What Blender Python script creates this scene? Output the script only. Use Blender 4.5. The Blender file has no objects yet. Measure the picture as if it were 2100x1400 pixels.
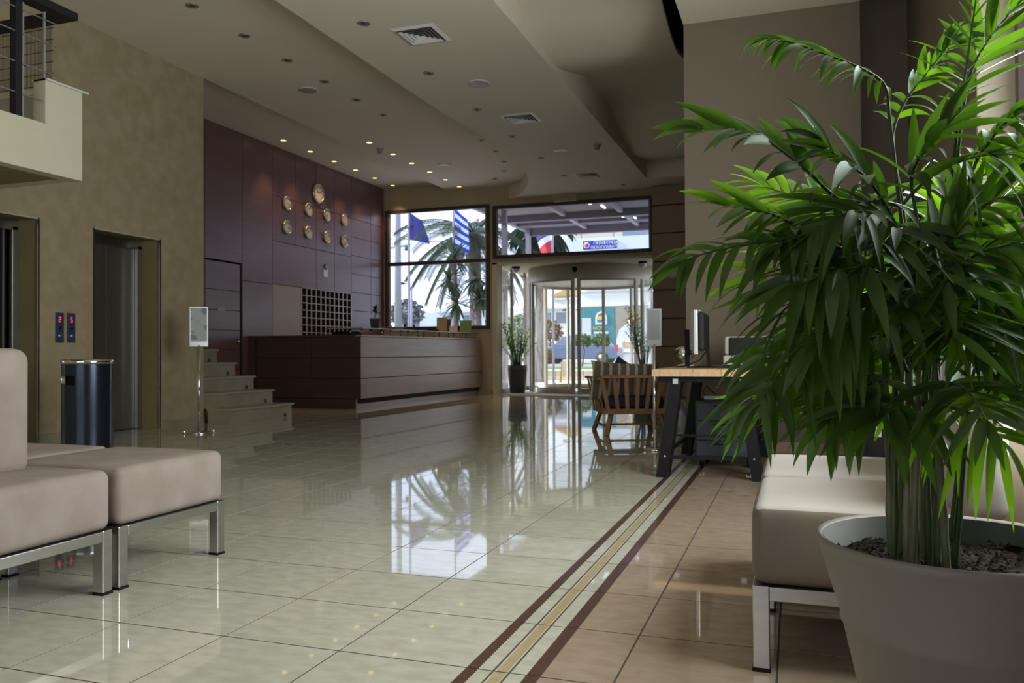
import bpy, math, random
from mathutils import Vector, Matrix
PI = math.pi
V = Vector
sc = bpy.context.scene
col = sc.collection

# ------------------------------------------------------------------ camera
YAW, TILT, ROLL = .332328, .0133265, -.00543432
cy, sy, ct, st = math.cos(YAW), math.sin(YAW), math.cos(TILT), math.sin(TILT)
FW = V((-sy*ct, cy*ct, st)); RT = V((cy, sy, 0)); UP = RT.cross(FW)
R_ = RT*math.cos(ROLL)+UP*math.sin(ROLL); U_ = -RT*math.sin(ROLL)+UP*math.cos(ROLL)
cd = bpy.data.cameras.new('camera'); cam = bpy.data.objects.new('camera', cd); col.objects.link(cam)
m = Matrix((( R_.x, U_.x, -FW.x, 0), (R_.y, U_.y, -FW.y, 0), (R_.z, U_.z, -FW.z, .88), (0, 0, 0, 1)))
cam.matrix_world = m
cd.sensor_width = 36; cd.lens = 1681.96/2100*36; cd.clip_start = .05; cd.clip_end = 400
cd.dof.use_dof = True; cd.dof.focus_distance = 2.1; cd.dof.aperture_fstop = 9
sc.camera = cam

# ------------------------------------------------------------------ sky, sun, exposure
w = bpy.data.worlds.new('sky'); sc.world = w; w.use_nodes = True
nt = w.node_tree; nt.nodes.clear()
o = nt.nodes.new('ShaderNodeOutputWorld'); bg = nt.nodes.new('ShaderNodeBackground')
tc = nt.nodes.new('ShaderNodeTexCoord'); sx = nt.nodes.new('ShaderNodeSeparateXYZ'); cr = nt.nodes.new('ShaderNodeValToRGB')
cr.color_ramp.elements[0].position = 0.0; cr.color_ramp.elements[0].color = (.86, .91, 1, 1)
cr.color_ramp.elements[1].position = .8; cr.color_ramp.elements[1].color = (.62, .74, 1, 1)
nt.links.new(tc.outputs['Generated'], sx.inputs[0]); nt.links.new(sx.outputs['Z'], cr.inputs[0])
nt.links.new(cr.outputs[0], bg.inputs[0]); nt.links.new(bg.outputs[0], o.inputs[0])
bg.inputs[1].default_value = 1.65
sd = bpy.data.lights.new('sun', 'SUN'); so = bpy.data.objects.new('sun', sd); col.objects.link(so)
sd.energy = 7; sd.angle = .05; sd.color = (1, .95, .88)
so.rotation_euler = V((.78, .10, -.47)).to_track_quat('-Z', 'Y').to_euler()
sc.view_settings.view_transform = 'Standard'; sc.view_settings.look = 'None'
sc.view_settings.gamma = 1; sc.view_settings.use_curve_mapping = False
def fill_light(loc, rot, sx, sy, power, colr):
    l = bpy.data.lights.new('window_fill', 'AREA'); l.shape = 'RECTANGLE'; l.size = sx; l.size_y = sy; l.energy = power; l.color = colr
    ob = bpy.data.objects.new('window_fill', l); ob.location = loc; ob.rotation_euler = rot; col.objects.link(ob)
fill_light((1.12, 3.05, 1.8), (0, PI/2, 0), 2.1, 2.4, 135, (.96, 1, .97))      # lamp added at the side window to boost its daylight
fill_light((-3.2, -3.98, 1.95), (PI/2, 0, 0), 5.4, 2.8, 30, (1, .98, .95))   # lamp added at the unseen rear window to brighten the room
sc.view_settings.exposure = 0.5
sc.cycles.max_bounces = 10; sc.cycles.diffuse_bounces = 6; sc.cycles.glossy_bounces = 5
sc.cycles.transparent_max_bounces = 24; sc.cycles.transmission_bounces = 6
sc.cycles.caustics_reflective = False; sc.cycles.caustics_refractive = False
sc.cycles.sample_clamp_indirect = 6
sc.cycles.use_denoising = True

# ------------------------------------------------------------------ materials
MATS = {}
def mat(name, rgb, rough=.6, metal=0, spec=.5, var=0, scale=6, bump=0, bscale=60, stretch=None, emit=None, estr=0,
        rnd=0, rgb2=None, coat=0, detail=4, contrast=None):
    if name in MATS: return MATS[name]
    m = bpy.data.materials.new(name); m.use_nodes = True; n = m.node_tree; b = n.nodes['Principled BSDF']
    b.inputs['Roughness'].default_value = rough; b.inputs['Metallic'].default_value = metal
    b.inputs['Specular IOR Level'].default_value = spec; b.inputs['Coat Weight'].default_value = coat
    b.inputs['Coat Roughness'].default_value = .28
    b.inputs['Base Color'].default_value = (*rgb, 1)
    if var or rgb2 or bump or rnd:
        g = n.nodes.new('ShaderNodeNewGeometry'); mp = n.nodes.new('ShaderNodeMapping')
        n.links.new(g.outputs['Position'], mp.inputs['Vector'])
        if stretch: mp.inputs['Scale'].default_value = stretch
    if var or rgb2 or rnd:
        no = n.nodes.new('ShaderNodeTexNoise'); no.inputs['Scale'].default_value = scale; no.inputs['Detail'].default_value = detail
        n.links.new(mp.outputs[0], no.inputs['Vector'])
        ra = n.nodes.new('ShaderNodeValToRGB')
        lo, hi = contrast or (.3, .7)
        ra.color_ramp.elements[0].position = lo; ra.color_ramp.elements[1].position = hi
        c2 = rgb2 or tuple(min(1, c*(1+var)) for c in rgb); c1 = rgb if rgb2 else tuple(c*(1-var) for c in rgb)
        ra.color_ramp.elements[0].color = (*c1, 1); ra.color_ramp.elements[1].color = (*c2, 1)
        n.links.new(no.outputs['Fac'], ra.inputs[0]); out = ra.outputs[0]
        if rnd:
            oi = n.nodes.new('ShaderNodeObjectInfo'); mr = n.nodes.new('ShaderNodeMapRange')
            mr.inputs['To Min'].default_value = 1-rnd; mr.inputs['To Max'].default_value = 1+rnd
            n.links.new(oi.outputs['Random'], mr.inputs['Value'])
            hs = n.nodes.new('ShaderNodeHueSaturation'); n.links.new(out, hs.inputs['Color']); n.links.new(mr.outputs[0], hs.inputs['Value'])
            out = hs.outputs[0]
        n.links.new(out, b.inputs['Base Color'])
    if bump:
        nb = n.nodes.new('ShaderNodeTexNoise'); nb.inputs['Scale'].default_value = bscale; nb.inputs['Detail'].default_value = 3
        n.links.new(mp.outputs[0], nb.inputs['Vector'])
        bu = n.nodes.new('ShaderNodeBump'); bu.inputs['Strength'].default_value = bump; bu.inputs['Distance'].default_value = .01
        n.links.new(nb.outputs['Fac'], bu.inputs['Height']); n.links.new(bu.outputs[0], b.inputs['Normal'])
    if emit:
        b.inputs['Emission Color'].default_value = (*emit, 1); b.inputs['Emission Strength'].default_value = estr
    MATS[name] = m; return m

def schlick(n, f0, top=1.0):      # Fresnel weight that behaves the same on both sides of a thin sheet
    lw = n.nodes.new('ShaderNodeLayerWeight'); lw.inputs['Blend'].default_value = .5
    p = n.nodes.new('ShaderNodeMath'); p.operation = 'POWER'; p.inputs[1].default_value = 5; n.links.new(lw.outputs['Facing'], p.inputs[0])
    q = n.nodes.new('ShaderNodeMath'); q.operation = 'MULTIPLY_ADD'; q.inputs[1].default_value = top-f0; q.inputs[2].default_value = f0; n.links.new(p.outputs[0], q.inputs[0])
    return q
def glass(name, tint, refl=.08, rough=0.0):
    m = bpy.data.materials.new(name); m.use_nodes = True; n = m.node_tree; n.nodes.clear()
    o = n.nodes.new('ShaderNodeOutputMaterial'); t = n.nodes.new('ShaderNodeBsdfTransparent'); g = n.nodes.new('ShaderNodeBsdfGlossy')
    mx = n.nodes.new('ShaderNodeMixShader'); f = schlick(n, .05)
    t.inputs[0].default_value = (*tint, 1); g.inputs['Roughness'].default_value = rough
    n.links.new(f.outputs[0], mx.inputs[0]); n.links.new(t.outputs[0], mx.inputs[1]); n.links.new(g.outputs[0], mx.inputs[2])
    n.links.new(mx.outputs[0], o.inputs[0]); MATS[name] = m; return m

def leafmat(name, c, tr, rough=.4, mixf=.45, rnd=.25, gl=.12):
    m = bpy.data.materials.new(name); m.use_nodes = True; n = m.node_tree; n.nodes.clear()
    o = n.nodes.new('ShaderNodeOutputMaterial')
    oi = n.nodes.new('ShaderNodeObjectInfo'); mr = n.nodes.new('ShaderNodeMapRange')
    mr.inputs['To Min'].default_value = 1-rnd; mr.inputs['To Max'].default_value = 1+rnd
    n.links.new(oi.outputs['Random'], mr.inputs['Value'])
    g0 = n.nodes.new('ShaderNodeNewGeometry'); no = n.nodes.new('ShaderNodeTexNoise'); no.inputs['Scale'].default_value = 9
    n.links.new(g0.outputs['Position'], no.inputs['Vector'])
    m2 = n.nodes.new('ShaderNodeMapRange'); m2.inputs['To Min'].default_value = .7; m2.inputs['To Max'].default_value = 1.3
    n.links.new(no.outputs['Fac'], m2.inputs['Value'])
    mu = n.nodes.new('ShaderNodeMath'); mu.operation = 'MULTIPLY'; n.links.new(mr.outputs[0], mu.inputs[0]); n.links.new(m2.outputs[0], mu.inputs[1])
    def hsv(c):
        h = n.nodes.new('ShaderNodeHueSaturation'); h.inputs['Color'].default_value = (*c, 1); n.links.new(mu.outputs[0], h.inputs['Value']); return h.outputs[0]
    d = n.nodes.new('ShaderNodeBsdfDiffuse'); t = n.nodes.new('ShaderNodeBsdfTranslucent'); g = n.nodes.new('ShaderNodeBsdfGlossy')
    g.inputs['Roughness'].default_value = rough; g.inputs[0].default_value = (.9, 1, .92, 1)
    n.links.new(hsv(c), d.inputs[0]); n.links.new(hsv(tr), t.inputs[0])
    a = n.nodes.new('ShaderNodeMixShader'); a.inputs[0].default_value = mixf
    n.links.new(d.outputs[0], a.inputs[1]); n.links.new(t.outputs[0], a.inputs[2])
    f = schlick(n, .02, .32)
    b = n.nodes.new('ShaderNodeMixShader'); n.links.new(f.outputs[0], b.inputs[0])
    n.links.new(a.outputs[0], b.inputs[1]); n.links.new(g.outputs[0], b.inputs[2]); n.links.new(b.outputs[0], o.inputs[0])
    MATS[name] = m; return m

M = MATS
mat('tile', (.43, .415, .33), .03, spec=.6, rgb2=(.50, .485, .40), scale=9, stretch=(1.3, 2.6, 1), rnd=.025, detail=8, contrast=(.35, .62))
mat('tile_tan', (.30, .225, .16), .035, spec=.55, rgb2=(.35, .27, .195), scale=9, stretch=(1.3, 2.6, 1), rnd=.03, detail=8, contrast=(.35, .62))
mat('grout', (.05, .042, .036), .9)
mat('inlay_dark', (.060, .032, .026), .12, rgb2=(.11, .055, .04), scale=120, spec=.5)
mat('inlay_gold', (.36, .28, .145), .12, rgb2=(.42, .34, .20), scale=30)
mat('inlay_line', (.10, .075, .055), .2)
mat('ceil', (.73, .675, .555), .85, bump=.03, bscale=40, var=.02, scale=1)
mat('slotdark', (.32, .29, .24), .9)  # the unlit slot's gloom is put into this darker ceiling colour
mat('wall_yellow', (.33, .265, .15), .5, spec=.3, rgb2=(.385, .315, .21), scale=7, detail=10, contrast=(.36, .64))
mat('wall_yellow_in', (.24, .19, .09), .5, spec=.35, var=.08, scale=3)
mat('wall_beige', (.40, .335, .22), .8, var=.03, scale=2)
mat('wall_taupe', (.155, .125, .09), .8, var=.04, scale=2, bump=.04, bscale=30)
mat('wall_light', (.44, .38, .28), .8, var=.03, scale=2)
mat('pillar', (.34, .26, .18), .75, var=.04)
mat('groove', (.05, .04, .03), .9)
mat('red_panel', (.125, .058, .062), .34, spec=.8, coat=.4, var=.10, scale=3, stretch=(1, .35, 5), rnd=.06)
mat('desk_wood', (.30, .178, .145), .3, spec=.8, coat=.4, var=.12, scale=3, stretch=(1, .5, 8), rnd=.06)
mat('desk_dark', (.065, .038, .03), .4, spec=.4, var=.1, scale=3, stretch=(.5, 1, 8))
mat('grey_panel', (.34, .29, .24), .35, spec=.5, var=.04)
mat('backing', (.015, .01, .01), .8)
mat('cream', (.56, .53, .40), .7, var=.02)
mat('cream_door', (.52, .50, .42), .45, var=.02, spec=.5)
mat('bronze', (.46, .42, .34), .45, metal=.15, spec=.5)
mat('dark_frame', (.045, .03, .027), .5)
mat('brown_frame', (.13, .09, .075), .5)
mat('steel', (.42, .42, .40), .28, metal=1, var=.06, scale=4, stretch=(1, 1, 12))
mat('leg_steel', (.50, .50, .485), .27, metal=1, var=.06, scale=12, stretch=(1, 1, 4))
mat('door_steel', (.30, .30, .27), .35, metal=.9, var=.05, scale=3, stretch=(6, 6, .5))
mat('chrome', (.75, .75, .75), .1, metal=1)
mat('black', (.007, .007, .008), .55, spec=.18)
mat('black_soft', (.016, .016, .018), .6, spec=.25)
mat('navy', (.016, .022, .045), .85, var=.2, scale=20)
mat('bin_body', (.035, .045, .065), .22, metal=.75, spec=.6)
mat('sofa', (.225, .178, .155), .9, spec=.2, rgb2=(.28, .23, .205), scale=7, detail=6, bump=.05, bscale=220)
mat('sofa_shaded', (.135, .105, .08), .45, spec=.4, rgb2=(.165, .13, .10), scale=4, detail=5, bump=.03, bscale=80)  # right seat sides: same upholstery with their shade put into the colour
mat('sofa_lit', (.38, .345, .32), .55, spec=.35, rgb2=(.43, .395, .365), scale=4, detail=5, bump=.03, bscale=80)  # right seat tops and backrests: lighter copy, light falling on them painted in
mat('pot', (.22, .20, .17), .5, spec=.35, var=.03, scale=3)
mat('pot_in', (.10, .10, .09), .5)
mat('pot_dark', (.055, .06, .068), .5)
mat('soil', (.007, .005, .003), 1, spec=.1, rgb2=(.03, .021, .014), scale=90, bump=1, bscale=120)
mat('cane', (.07, .07, .03), .55, rgb2=(.17, .16, .09), scale=18, stretch=(3, 3, .8))
mat('cane_green', (.025, .05, .012), .45, rgb2=(.05, .085, .02), scale=18)
mat('wood_top', (.42, .26, .13), .45, rgb2=(.55, .37, .21), scale=14, stretch=(3, .4, 1), detail=5)
mat('wood_chair', (.27, .145, .065), .5, rgb2=(.36, .20, .10), scale=14, stretch=(1, 1, .3))
mat('stair', (.27, .23, .165), .25, rgb2=(.33, .285, .21), scale=4, detail=7, spec=.5)
mat('stair_edge', (.34, .30, .22), .3)
mat('white', (.75, .75, .74), .5)
mat('offwhite', (.58, .56, .52), .5)
mat('grey', (.28, .29, .30), .5)
mat('grey_blue', (.034, .041, .052), .45)
mat('screen', (.02, .025, .04), .15)
mat('paper', (.34, .35, .36), .5, rgb2=(.16, .17, .19), scale=9, contrast=(.52, .56))
mat('brass', (.7, .5, .2), .3, metal=1)
mat('copper', (.35, .16, .12), .4)
mat('lamp_on', (1, .8, .45), .5, emit=(1, .62, .25), estr=2.2)
mat('reflector', (.35, .34, .30), .35, metal=.6)
mat('panel_blue', (.03, .05, .10), .3)
mat('red_led', (.3, 0, 0), .4, emit=(1, .04, .06), estr=1.6)
mat('green_paper', (.16, .27, .12), .7)
mat('brown_paper', (.33, .23, .12), .7)
mat('clock_rim', (.50, .48, .44), .3, metal=.8)
mat('clock_face', (.60, .57, .50), .5)
mat('marks', (.05, .04, .035), .6)
mat('greenglass', (.24, .30, .24), .15, spec=.6)
# outdoors
mat('pave', (.66, .64, .60), .8, var=.06, scale=.5)
mat('road', (.30, .30, .30), .9, var=.05)
mat('lawn', (.10, .22, .03), .95, rgb2=(.18, .30, .06), scale=4)
mat('white_wall', (.78, .78, .76), .8, var=.02)
mat('cool_wall', (.62, .66, .72), .8, var=.02)
mat('beige_wall', (.62, .52, .38), .8, var=.04)
mat('far_window', (.20, .24, .30), .3)
mat('canopy', (.24, .20, .225), .8, var=.05)
mat('canopy_beam', (.16, .145, .175), .7)
mat('post_mauve', (.32, .29, .33), .7)
mat('tube_on', (1, 1, 1), .5, emit=(1, 1, 1), estr=1.2)
mat('trunk', (.13, .10, .08), .95, rgb2=(.22, .18, .15), scale=14, bump=.6, bscale=20)
mat('pole_grey', (.30, .29, .32), .6)
mat('blue', (.02, .035, .27), .7)
mat('flag_blue', (.045, .045, .20), .8)
mat('greek_blue', (.02, .06, .50), .8)
mat('flag_white', (.75, .77, .85), .8)
mat('red', (.55, .03, .04), .6)
mat('teal', (.05, .22, .27), .6)
mat('yellow', (.75, .55, .05), .6)
mat('skin', (.62, .40, .28), .7)
mat('hair', (.45, .33, .18), .8)
mat('car_blue', (.10, .14, .26), .2, spec=.6, coat=.5)
mat('car_white', (.7, .7, .7), .25, coat=.5)
mat('tyre', (.02, .02, .02), .8)
mat('roof_tile', (.50, .32, .10), .8)
mat('hedge', (.05, .11, .02), .9, rgb2=(.12, .2, .05), scale=8)
mat('redbush', (.28, .07, .05), .9, rgb2=(.15, .17, .05), scale=8)
mat('haze_tree', (.13, .15, .14), .95, rgb2=(.2, .2, .2), scale=3)
leafmat('leaf', (.034, .068, .015), (.10, .24, .006), mixf=.42)
leafmat('leaf_young_backlit', (.045, .11, .012), (.22, .46, .01), mixf=.55)  # young green, brightened in the colour so leaves read as backlit
leafmat('leaf_far', (.08, .20, .03), (.26, .50, .04), mixf=.5)
leafmat('palm_leaf', (.030, .042, .025), (.08, .11, .05), mixf=.35)
glass('glass_front', (.86, .89, .96)); glass('glass_door', (.97, .98, .975)); glass('glass_side', (.95, .97, .97))
glass('glass_shelf', (.55, .72, .62))

def stripes_mat():
    m = bpy.data.materials.new('stripes'); m.use_nodes = True; n = m.node_tree; b = n.nodes['Principled BSDF']; b.inputs['Roughness'].default_value = .9
    t = n.nodes.new('ShaderNodeTexCoord'); s = n.nodes.new('ShaderNodeSeparateXYZ'); n.links.new(t.outputs['Object'], s.inputs[0])
    a = n.nodes.new('ShaderNodeMath'); a.operation = 'MULTIPLY'; a.inputs[1].default_value = 2*PI/.092; n.links.new(s.outputs[0], a.inputs[0])
    c = n.nodes.new('ShaderNodeMath'); c.operation = 'SINE'; n.links.new(a.outputs[0], c.inputs[0])
    r = n.nodes.new('ShaderNodeValToRGB'); r.color_ramp.interpolation = 'CONSTANT'
    r.color_ramp.elements[0].color = (.13, .095, .065, 1); r.color_ramp.elements[1].position = .5; r.color_ramp.elements[1].color = (.40, .35, .28, 1)
    n.links.new(c.outputs[0], r.inputs[0]); n.links.new(r.outputs[0], b.inputs['Base Color']); MATS['stripes'] = m
stripes_mat()

# ------------------------------------------------------------------ mesh helpers
class MB:
    def __init__(s): s.v = []; s.f = []; s.mi = []; s.cur = 0; s.sm = []
    def add(s, vs, fs, smooth=False):
        k = len(s.v); s.v += [tuple(p) for p in vs]; s.f += [tuple(i+k for i in f) for f in fs]
        s.mi += [s.cur]*len(fs); s.sm += [smooth]*len(fs); return s
    def box(s, x0, x1, y0, y1, z0, z1):
        x0, x1 = sorted((x0, x1)); y0, y1 = sorted((y0, y1)); z0, z1 = sorted((z0, z1))
        return s.add([(x0,y0,z0),(x1,y0,z0),(x1,y1,z0),(x0,y1,z0),(x0,y0,z1),(x1,y0,z1),(x1,y1,z1),(x0,y1,z1)],
            [(0,3,2,1),(4,5,6,7),(0,1,5,4),(1,2,6,5),(2,3,7,6),(3,0,4,7)])
    def obox(s, c, hx, hy, hz, rot):     # oriented box, rot = Matrix 3x3
        c = V(c); return s.add([c+rot@V((a*hx, b*hy, d*hz)) for d in (-1,1) for a, b in ((-1,-1),(1,-1),(1,1),(-1,1))],
            [(0,3,2,1),(4,5,6,7),(0,1,5,4),(1,2,6,5),(2,3,7,6),(3,0,4,7)])
    def bar(s, a, b, w, h, up=V((0,0,1))):   # bar from a to b, w wide, h along up
        a = V(a); b = V(b); d = (b-a); L = d.length; d.normalize(); x = d.cross(up)
        if x.length < 1e-4: x = V((1,0,0))
        x.normalize(); z = x.cross(d); r = Matrix((x, d, z)).transposed()
        return s.obox((a+b)/2, w/2, L/2, h/2, r)
    def tube(s, pts, r, n=8, cap=True, smooth=True):
        pts = [V(p) for p in pts]; rr = r if isinstance(r, (list, tuple)) else [r]*len(pts)
        vs = []; fs = []; prev = None
        for i, p in enumerate(pts):
            d = (pts[min(i+1, len(pts)-1)]-pts[max(i-1, 0)]).normalized()
            if prev is None:
                a = V((0,0,1)) if abs(d.z) < .9 else V((1,0,0)); x = d.cross(a).normalized()
            else:
                x = (prev-d*prev.dot(d)).normalized()
            prev = x; y = d.cross(x)
            for k in range(n):
                t = 2*PI*k/n; vs.append(p+x*math.cos(t)*rr[i]+y*math.sin(t)*rr[i])
        for i in range(len(pts)-1):
            for k in range(n):
                fs.append((i*n+k, i*n+(k+1)%n, (i+1)*n+(k+1)%n, (i+1)*n+k))
        s.add(vs, fs, smooth)
        if cap:
            k = len(s.v)-len(vs); s.f.append(tuple(k+i for i in range(n-1,-1,-1))); s.f.append(tuple(k+(len(pts)-1)*n+i for i in range(n)))
            s.mi += [s.cur]*2; s.sm += [False]*2
        return s
    def lathe(s, prof, n=32, c=(0,0,0), axis='z', a0=0, a1=2*PI, smooth=True, rot=None):
        full = abs(a1-a0-2*PI) < 1e-6; m = n if full else n+1; vs = []
        for r, z in prof:
            for k in range(m):
                t = a0+(a1-a0)*k/n; p = V((r*math.cos(t), r*math.sin(t), z))
                if axis == 'x': p = V((p.z, p.x, p.y))
                if axis == 'y': p = V((p.y, p.z, p.x))
                if rot: p = rot@p
                vs.append(V(c)+p)
        fs = []
        for i in range(len(prof)-1):
            for k in range(n):
                a, b = k, (k+1) % m
                fs.append((i*m+a, i*m+b, (i+1)*m+b, (i+1)*m+a))
        return s.add(vs, fs, smooth)
    def prism(s, poly, z0, z1, axis='z'):
        n = len(poly)
        def P(a, b, c):
            return (a, b, c) if axis == 'z' else ((c, a, b) if axis == 'x' else (a, c, b))
        vs = [P(a, b, z0) for a, b in poly]+[P(a, b, z1) for a, b in poly]
        fs = [tuple(range(n-1, -1, -1)), tuple(range(n, 2*n))]+[(i, (i+1)%n, n+(i+1)%n, n+i) for i in range(n)]
        return s.add(vs, fs)
    def mesh(s, name, ms):
        me = bpy.data.meshes.new(name); me.from_pydata(s.v, [], s.f)
        for a in (ms if isinstance(ms, (list, tuple)) else [ms]): me.materials.append(MATS[a])
        me.polygons.foreach_set('material_index', s.mi); me.polygons.foreach_set('use_smooth', s.sm); me.update(); return me
    def build(s, name, ms, parent=None, bevel=0, loc=None, seg=2, **kw):
        me = s.mesh(name, ms)
        ob = bpy.data.objects.new(name, me); col.objects.link(ob)
        if parent: ob.parent = parent
        if loc: ob.location = loc
        if bevel:
            b = ob.modifiers.new('bevel', 'BEVEL'); b.width = bevel; b.segments = seg; b.limit_method = 'ANGLE'
        for k, v in kw.items(): ob[k] = v
        return ob

def tag(o, label=None, cat=None, group=None, kind=None):
    if label: o['label'] = label
    if cat: o['category'] = cat
    if group: o['group'] = group
    if kind: o['kind'] = kind
    return o
def thing(name, label=None, cat=None, loc=(0,0,0), rz=0, group=None, kind=None):
    o = bpy.data.objects.new(name, None); o.empty_display_size = .1; col.objects.link(o); o.location = loc; o.rotation_euler.z = rz
    return tag(o, label, cat, group, kind)
def kids(o): return [c for c in o.children]
def copy_tree(o, parent=None):
    c = o.copy(); col.objects.link(c)
    if parent: c.parent = parent
    for ch in kids(o): copy_tree(ch, c)
    return c
def bx(name, ms, x0, x1, y0, y1, z0, z1, parent=None, bevel=0, **kw):
    return MB().box(x0, x1, y0, y1, z0, z1).build(name, ms, parent, bevel, **kw)
def struct(o): o['kind'] = 'structure'; return o
def rotz(a): return Matrix.Rotation(a, 3, 'Z')
def roundbox(x, y, z, r, n=3, puff=0):
    """soft cushion box centred on 0, half sizes x, y, z: a superellipsoid-like grid box"""
    mb = MB(); N = 8; vs = {}; fs = []
    def put(p):
        k = tuple(round(c, 5) for c in p)
        if k not in vs: vs[k] = len(vs)
        return vs[k]
    def sph(p):
        q = V((max(-x+r, min(x-r, p[0])), max(-y+r, min(y-r, p[1])), max(-z+r, min(z-r, p[2]))))
        d = V(p)-q
        if d.length > 1e-9: p = q+d.normalized()*r
        return V(p)
    def axis_pts(h):
        a = [-h, -h+r*.15, -h+r*.35, -h+r*.65, -h+r]; k = 5
        mid = [(-h+r)+(2*h-2*r)*i/k for i in range(1, k)]
        return a+mid+[-t for t in reversed(a)]
    ax = [axis_pts(h) for h in (x, y, z)]; out = []; pos = []; tops = []
    for d in range(3):
        u, v = [(1,2),(2,0),(0,1)][d]; hs = (x, y, z)
        for sgn in (-1, 1):
            A, B = ax[u], ax[v]
            base = len(pos); mb.cur = 0
            for i in A:
                for j in B:
                    p = [0,0,0]; p[d] = sgn*hs[d]; p[u] = i; p[v] = j; q = sph(p)
                    if puff:
                        fu = 1-(i/hs[u])**2; fv = 1-(j/hs[v])**2; n_ = V((0,0,0)); n_[d] = sgn; q = q+n_*puff*max(0, fu*fv)
                    pos.append(q)
            nb = len(B)
            for i in range(len(A)-1):
                for j in range(nb-1):
                    f = (base+i*nb+j, base+(i+1)*nb+j, base+(i+1)*nb+j+1, base+i*nb+j+1)
                    out.append(f if sgn > 0 else f[::-1]); tops.append(0 if (d == 2 and sgn > 0) else 1)
    mb.add(pos, out, True); mb.tops = tops; return mb

# ================================================================== FLOOR
T = .41
flr = struct(bx('floor', 'grout', -9.1, 2.2, -4, 17.4, -.25, -.0012))
gap = .003
tile_me = {}
def tmesh(w_, h_, mname):
    k = (round(w_, 4), round(h_, 4), mname)
    if k not in tile_me: tile_me[k] = MB().box(gap, w_-gap, gap, h_-gap, -.012, 0).mesh('tile', mname)
    return tile_me[k]
XL, XR = -.8756, -.6646
rest = MB(); ntile = 0
xs = []
x = XL
while x > -9: xs.append((x-T, x, 'tile')); x -= T
x = XR; 
xs.append((XR, -.465, 'tile_tan')); x = -.465
while x < 2.0: xs.append((x, x+T, 'tile_tan')); x += T
rest_t = MB(); rows = [2.137+T*k for k in range(-15, 37)]
def inview(x, y):
    p = V((x, y, 0))-V((0,0,.88)); d = p.dot(FW)
    return d > .5 and abs(p.dot(R_)/d) < .66 and -p.dot(U_)/d < .45
for y in rows:
    for x0, x1, mn in xs:
        if y+T > 17.35: continue
        iv = any(inview(a, b) for a in (x0, x1) for b in (y, y+T))
        if iv and y < 7.9 and ntile < 300:
            ob = bpy.data.objects.new('tile', tmesh(x1-x0, T, mn)); ob.location = (x0, y, 0); ob.parent = flr; col.objects.link(ob); ntile += 1
        else:
            (rest if mn == 'tile' else rest_t).box(x0+gap, x1-gap, y+gap, y+T-gap, -.012, 0)
o = rest.build('tile_field', 'tile', flr); o['kind'] = 'stuff'
o = rest_t.build('tile_field', 'tile_tan', flr); o['kind'] = 'stuff'
for a, b, mn, nm in ((-.8756,-.8435,'inlay_dark','inlay_strip'), (-.8425,-.8010,'tile','inlay_strip'), (-.8005,-.7945,'inlay_line','inlay_strip'), (-.7941,-.7888,'tile','inlay_strip'), (-.7884,-.7590,'inlay_gold','inlay_strip'),
                     (-.7586,-.7540,'tile','inlay_strip'), (-.7536,-.7480,'inlay_line','inlay_strip'), (-.7475,-.7025,'tile','inlay_strip'), (-.7015,-.6660,'inlay_dark','inlay_strip')):
    mb = MB()
    for y in rows:
        if 17.35 > y+T: mb.box(a, b, y+gap, y+T-gap, -.012, 0)
    mb.build(nm, mn, flr, label={'inlay_dark':'dark brown inlay strip','inlay_gold':'golden centre inlay strip','inlay_line':'thin dark inlay line','tile':'pale inlay strip'}[mn])

# ================================================================== CEILING
XE = -7.08; YE = 8.54; YW = 16.27; XRW = -8.612
ceil = thing('ceiling', kind='structure')
bx('ceiling_panel', 'ceil', -8.95, -7.08, YE, YW, 4.53, 4.9, ceil)
bx('ceiling_panel', 'ceil', -7.08, -4.2, -4, YW, 4.385, 4.9, ceil)
# low central band with curved left edge, straight right edge
left = [(-4.45,-4),(-4.45,6),(-4.45,10.2),(-4.36,11.2),(-4.30,12.0),(-4.36,12.7),(-4.50,13.7),(-4.69,14.6),(-4.93,15.2),(-5.18,15.67),(-5.42,16.0),(-5.66,16.27)]
def smooth_poly(p, n=6):
    out = []
    for i in range(len(p)-1):
        a = V(p[max(i-1,0)]); b = V(p[i]); c = V(p[i+1]); d = V(p[min(i+2,len(p)-1)])
        for k in range(n):
            t = k/n; out.append(tuple(.5*((2*b)+(c-a)*t+(2*a-5*b+4*c-d)*t*t+(3*b-a-3*c+d)*t**3)))
    out.append(tuple(p[-1])); return out
lp = [(-4.45,-4)]+smooth_poly(left[2:])
MB().prism(lp[::-1]+[(-2.58,-4),(-2.58,YW)][0:2], 4.10, 4.9).build('low_ceiling_band', 'ceil', ceil)
# end strip beyond the wave
bx('ceiling_panel', 'ceil', -2.58, -.2, 15.18, YW, 4.10, 4.9, ceil)
# wavy sheet
wz = [(-4,4.5),(1,4.55),(4,4.55),(5.5,4.5),(6.5,4.46),(7.68,4.36),(8.4,4.22),(8.95,4.17),(9.42,4.24),(10.28,4.46),(10.95,4.555),(11.85,4.555),(12.4,4.44),(12.93,4.30),(13.7,4.21),(14.5,4.31),(15.18,4.42)]
wp = smooth_poly(wz, 8); wb = MB(); vs = []
for dz in (0, .05):
    vs = []
    for y, z in wp: vs += [(-2.58, y, z+dz), (-1.2, y, z+dz)]
    wb.add(vs, [(i*2, i*2+2, i*2+3, i*2+1) if not dz else (i*2, i*2+1, i*2+3, i*2+2) for i in range(len(wp)-1)], True)
for i in range(len(wp)-1):
    (y0, z0), (y1, z1) = wp[i], wp[i+1]; wb.add([(-1.2, y0, z0), (-1.2, y1, z1), (-1.2, y1, z1+.05), (-1.2, y0, z0+.05)], [(0, 1, 2, 3)])
vs = []; wb.build('wave_panel', 'ceil', ceil)
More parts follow.
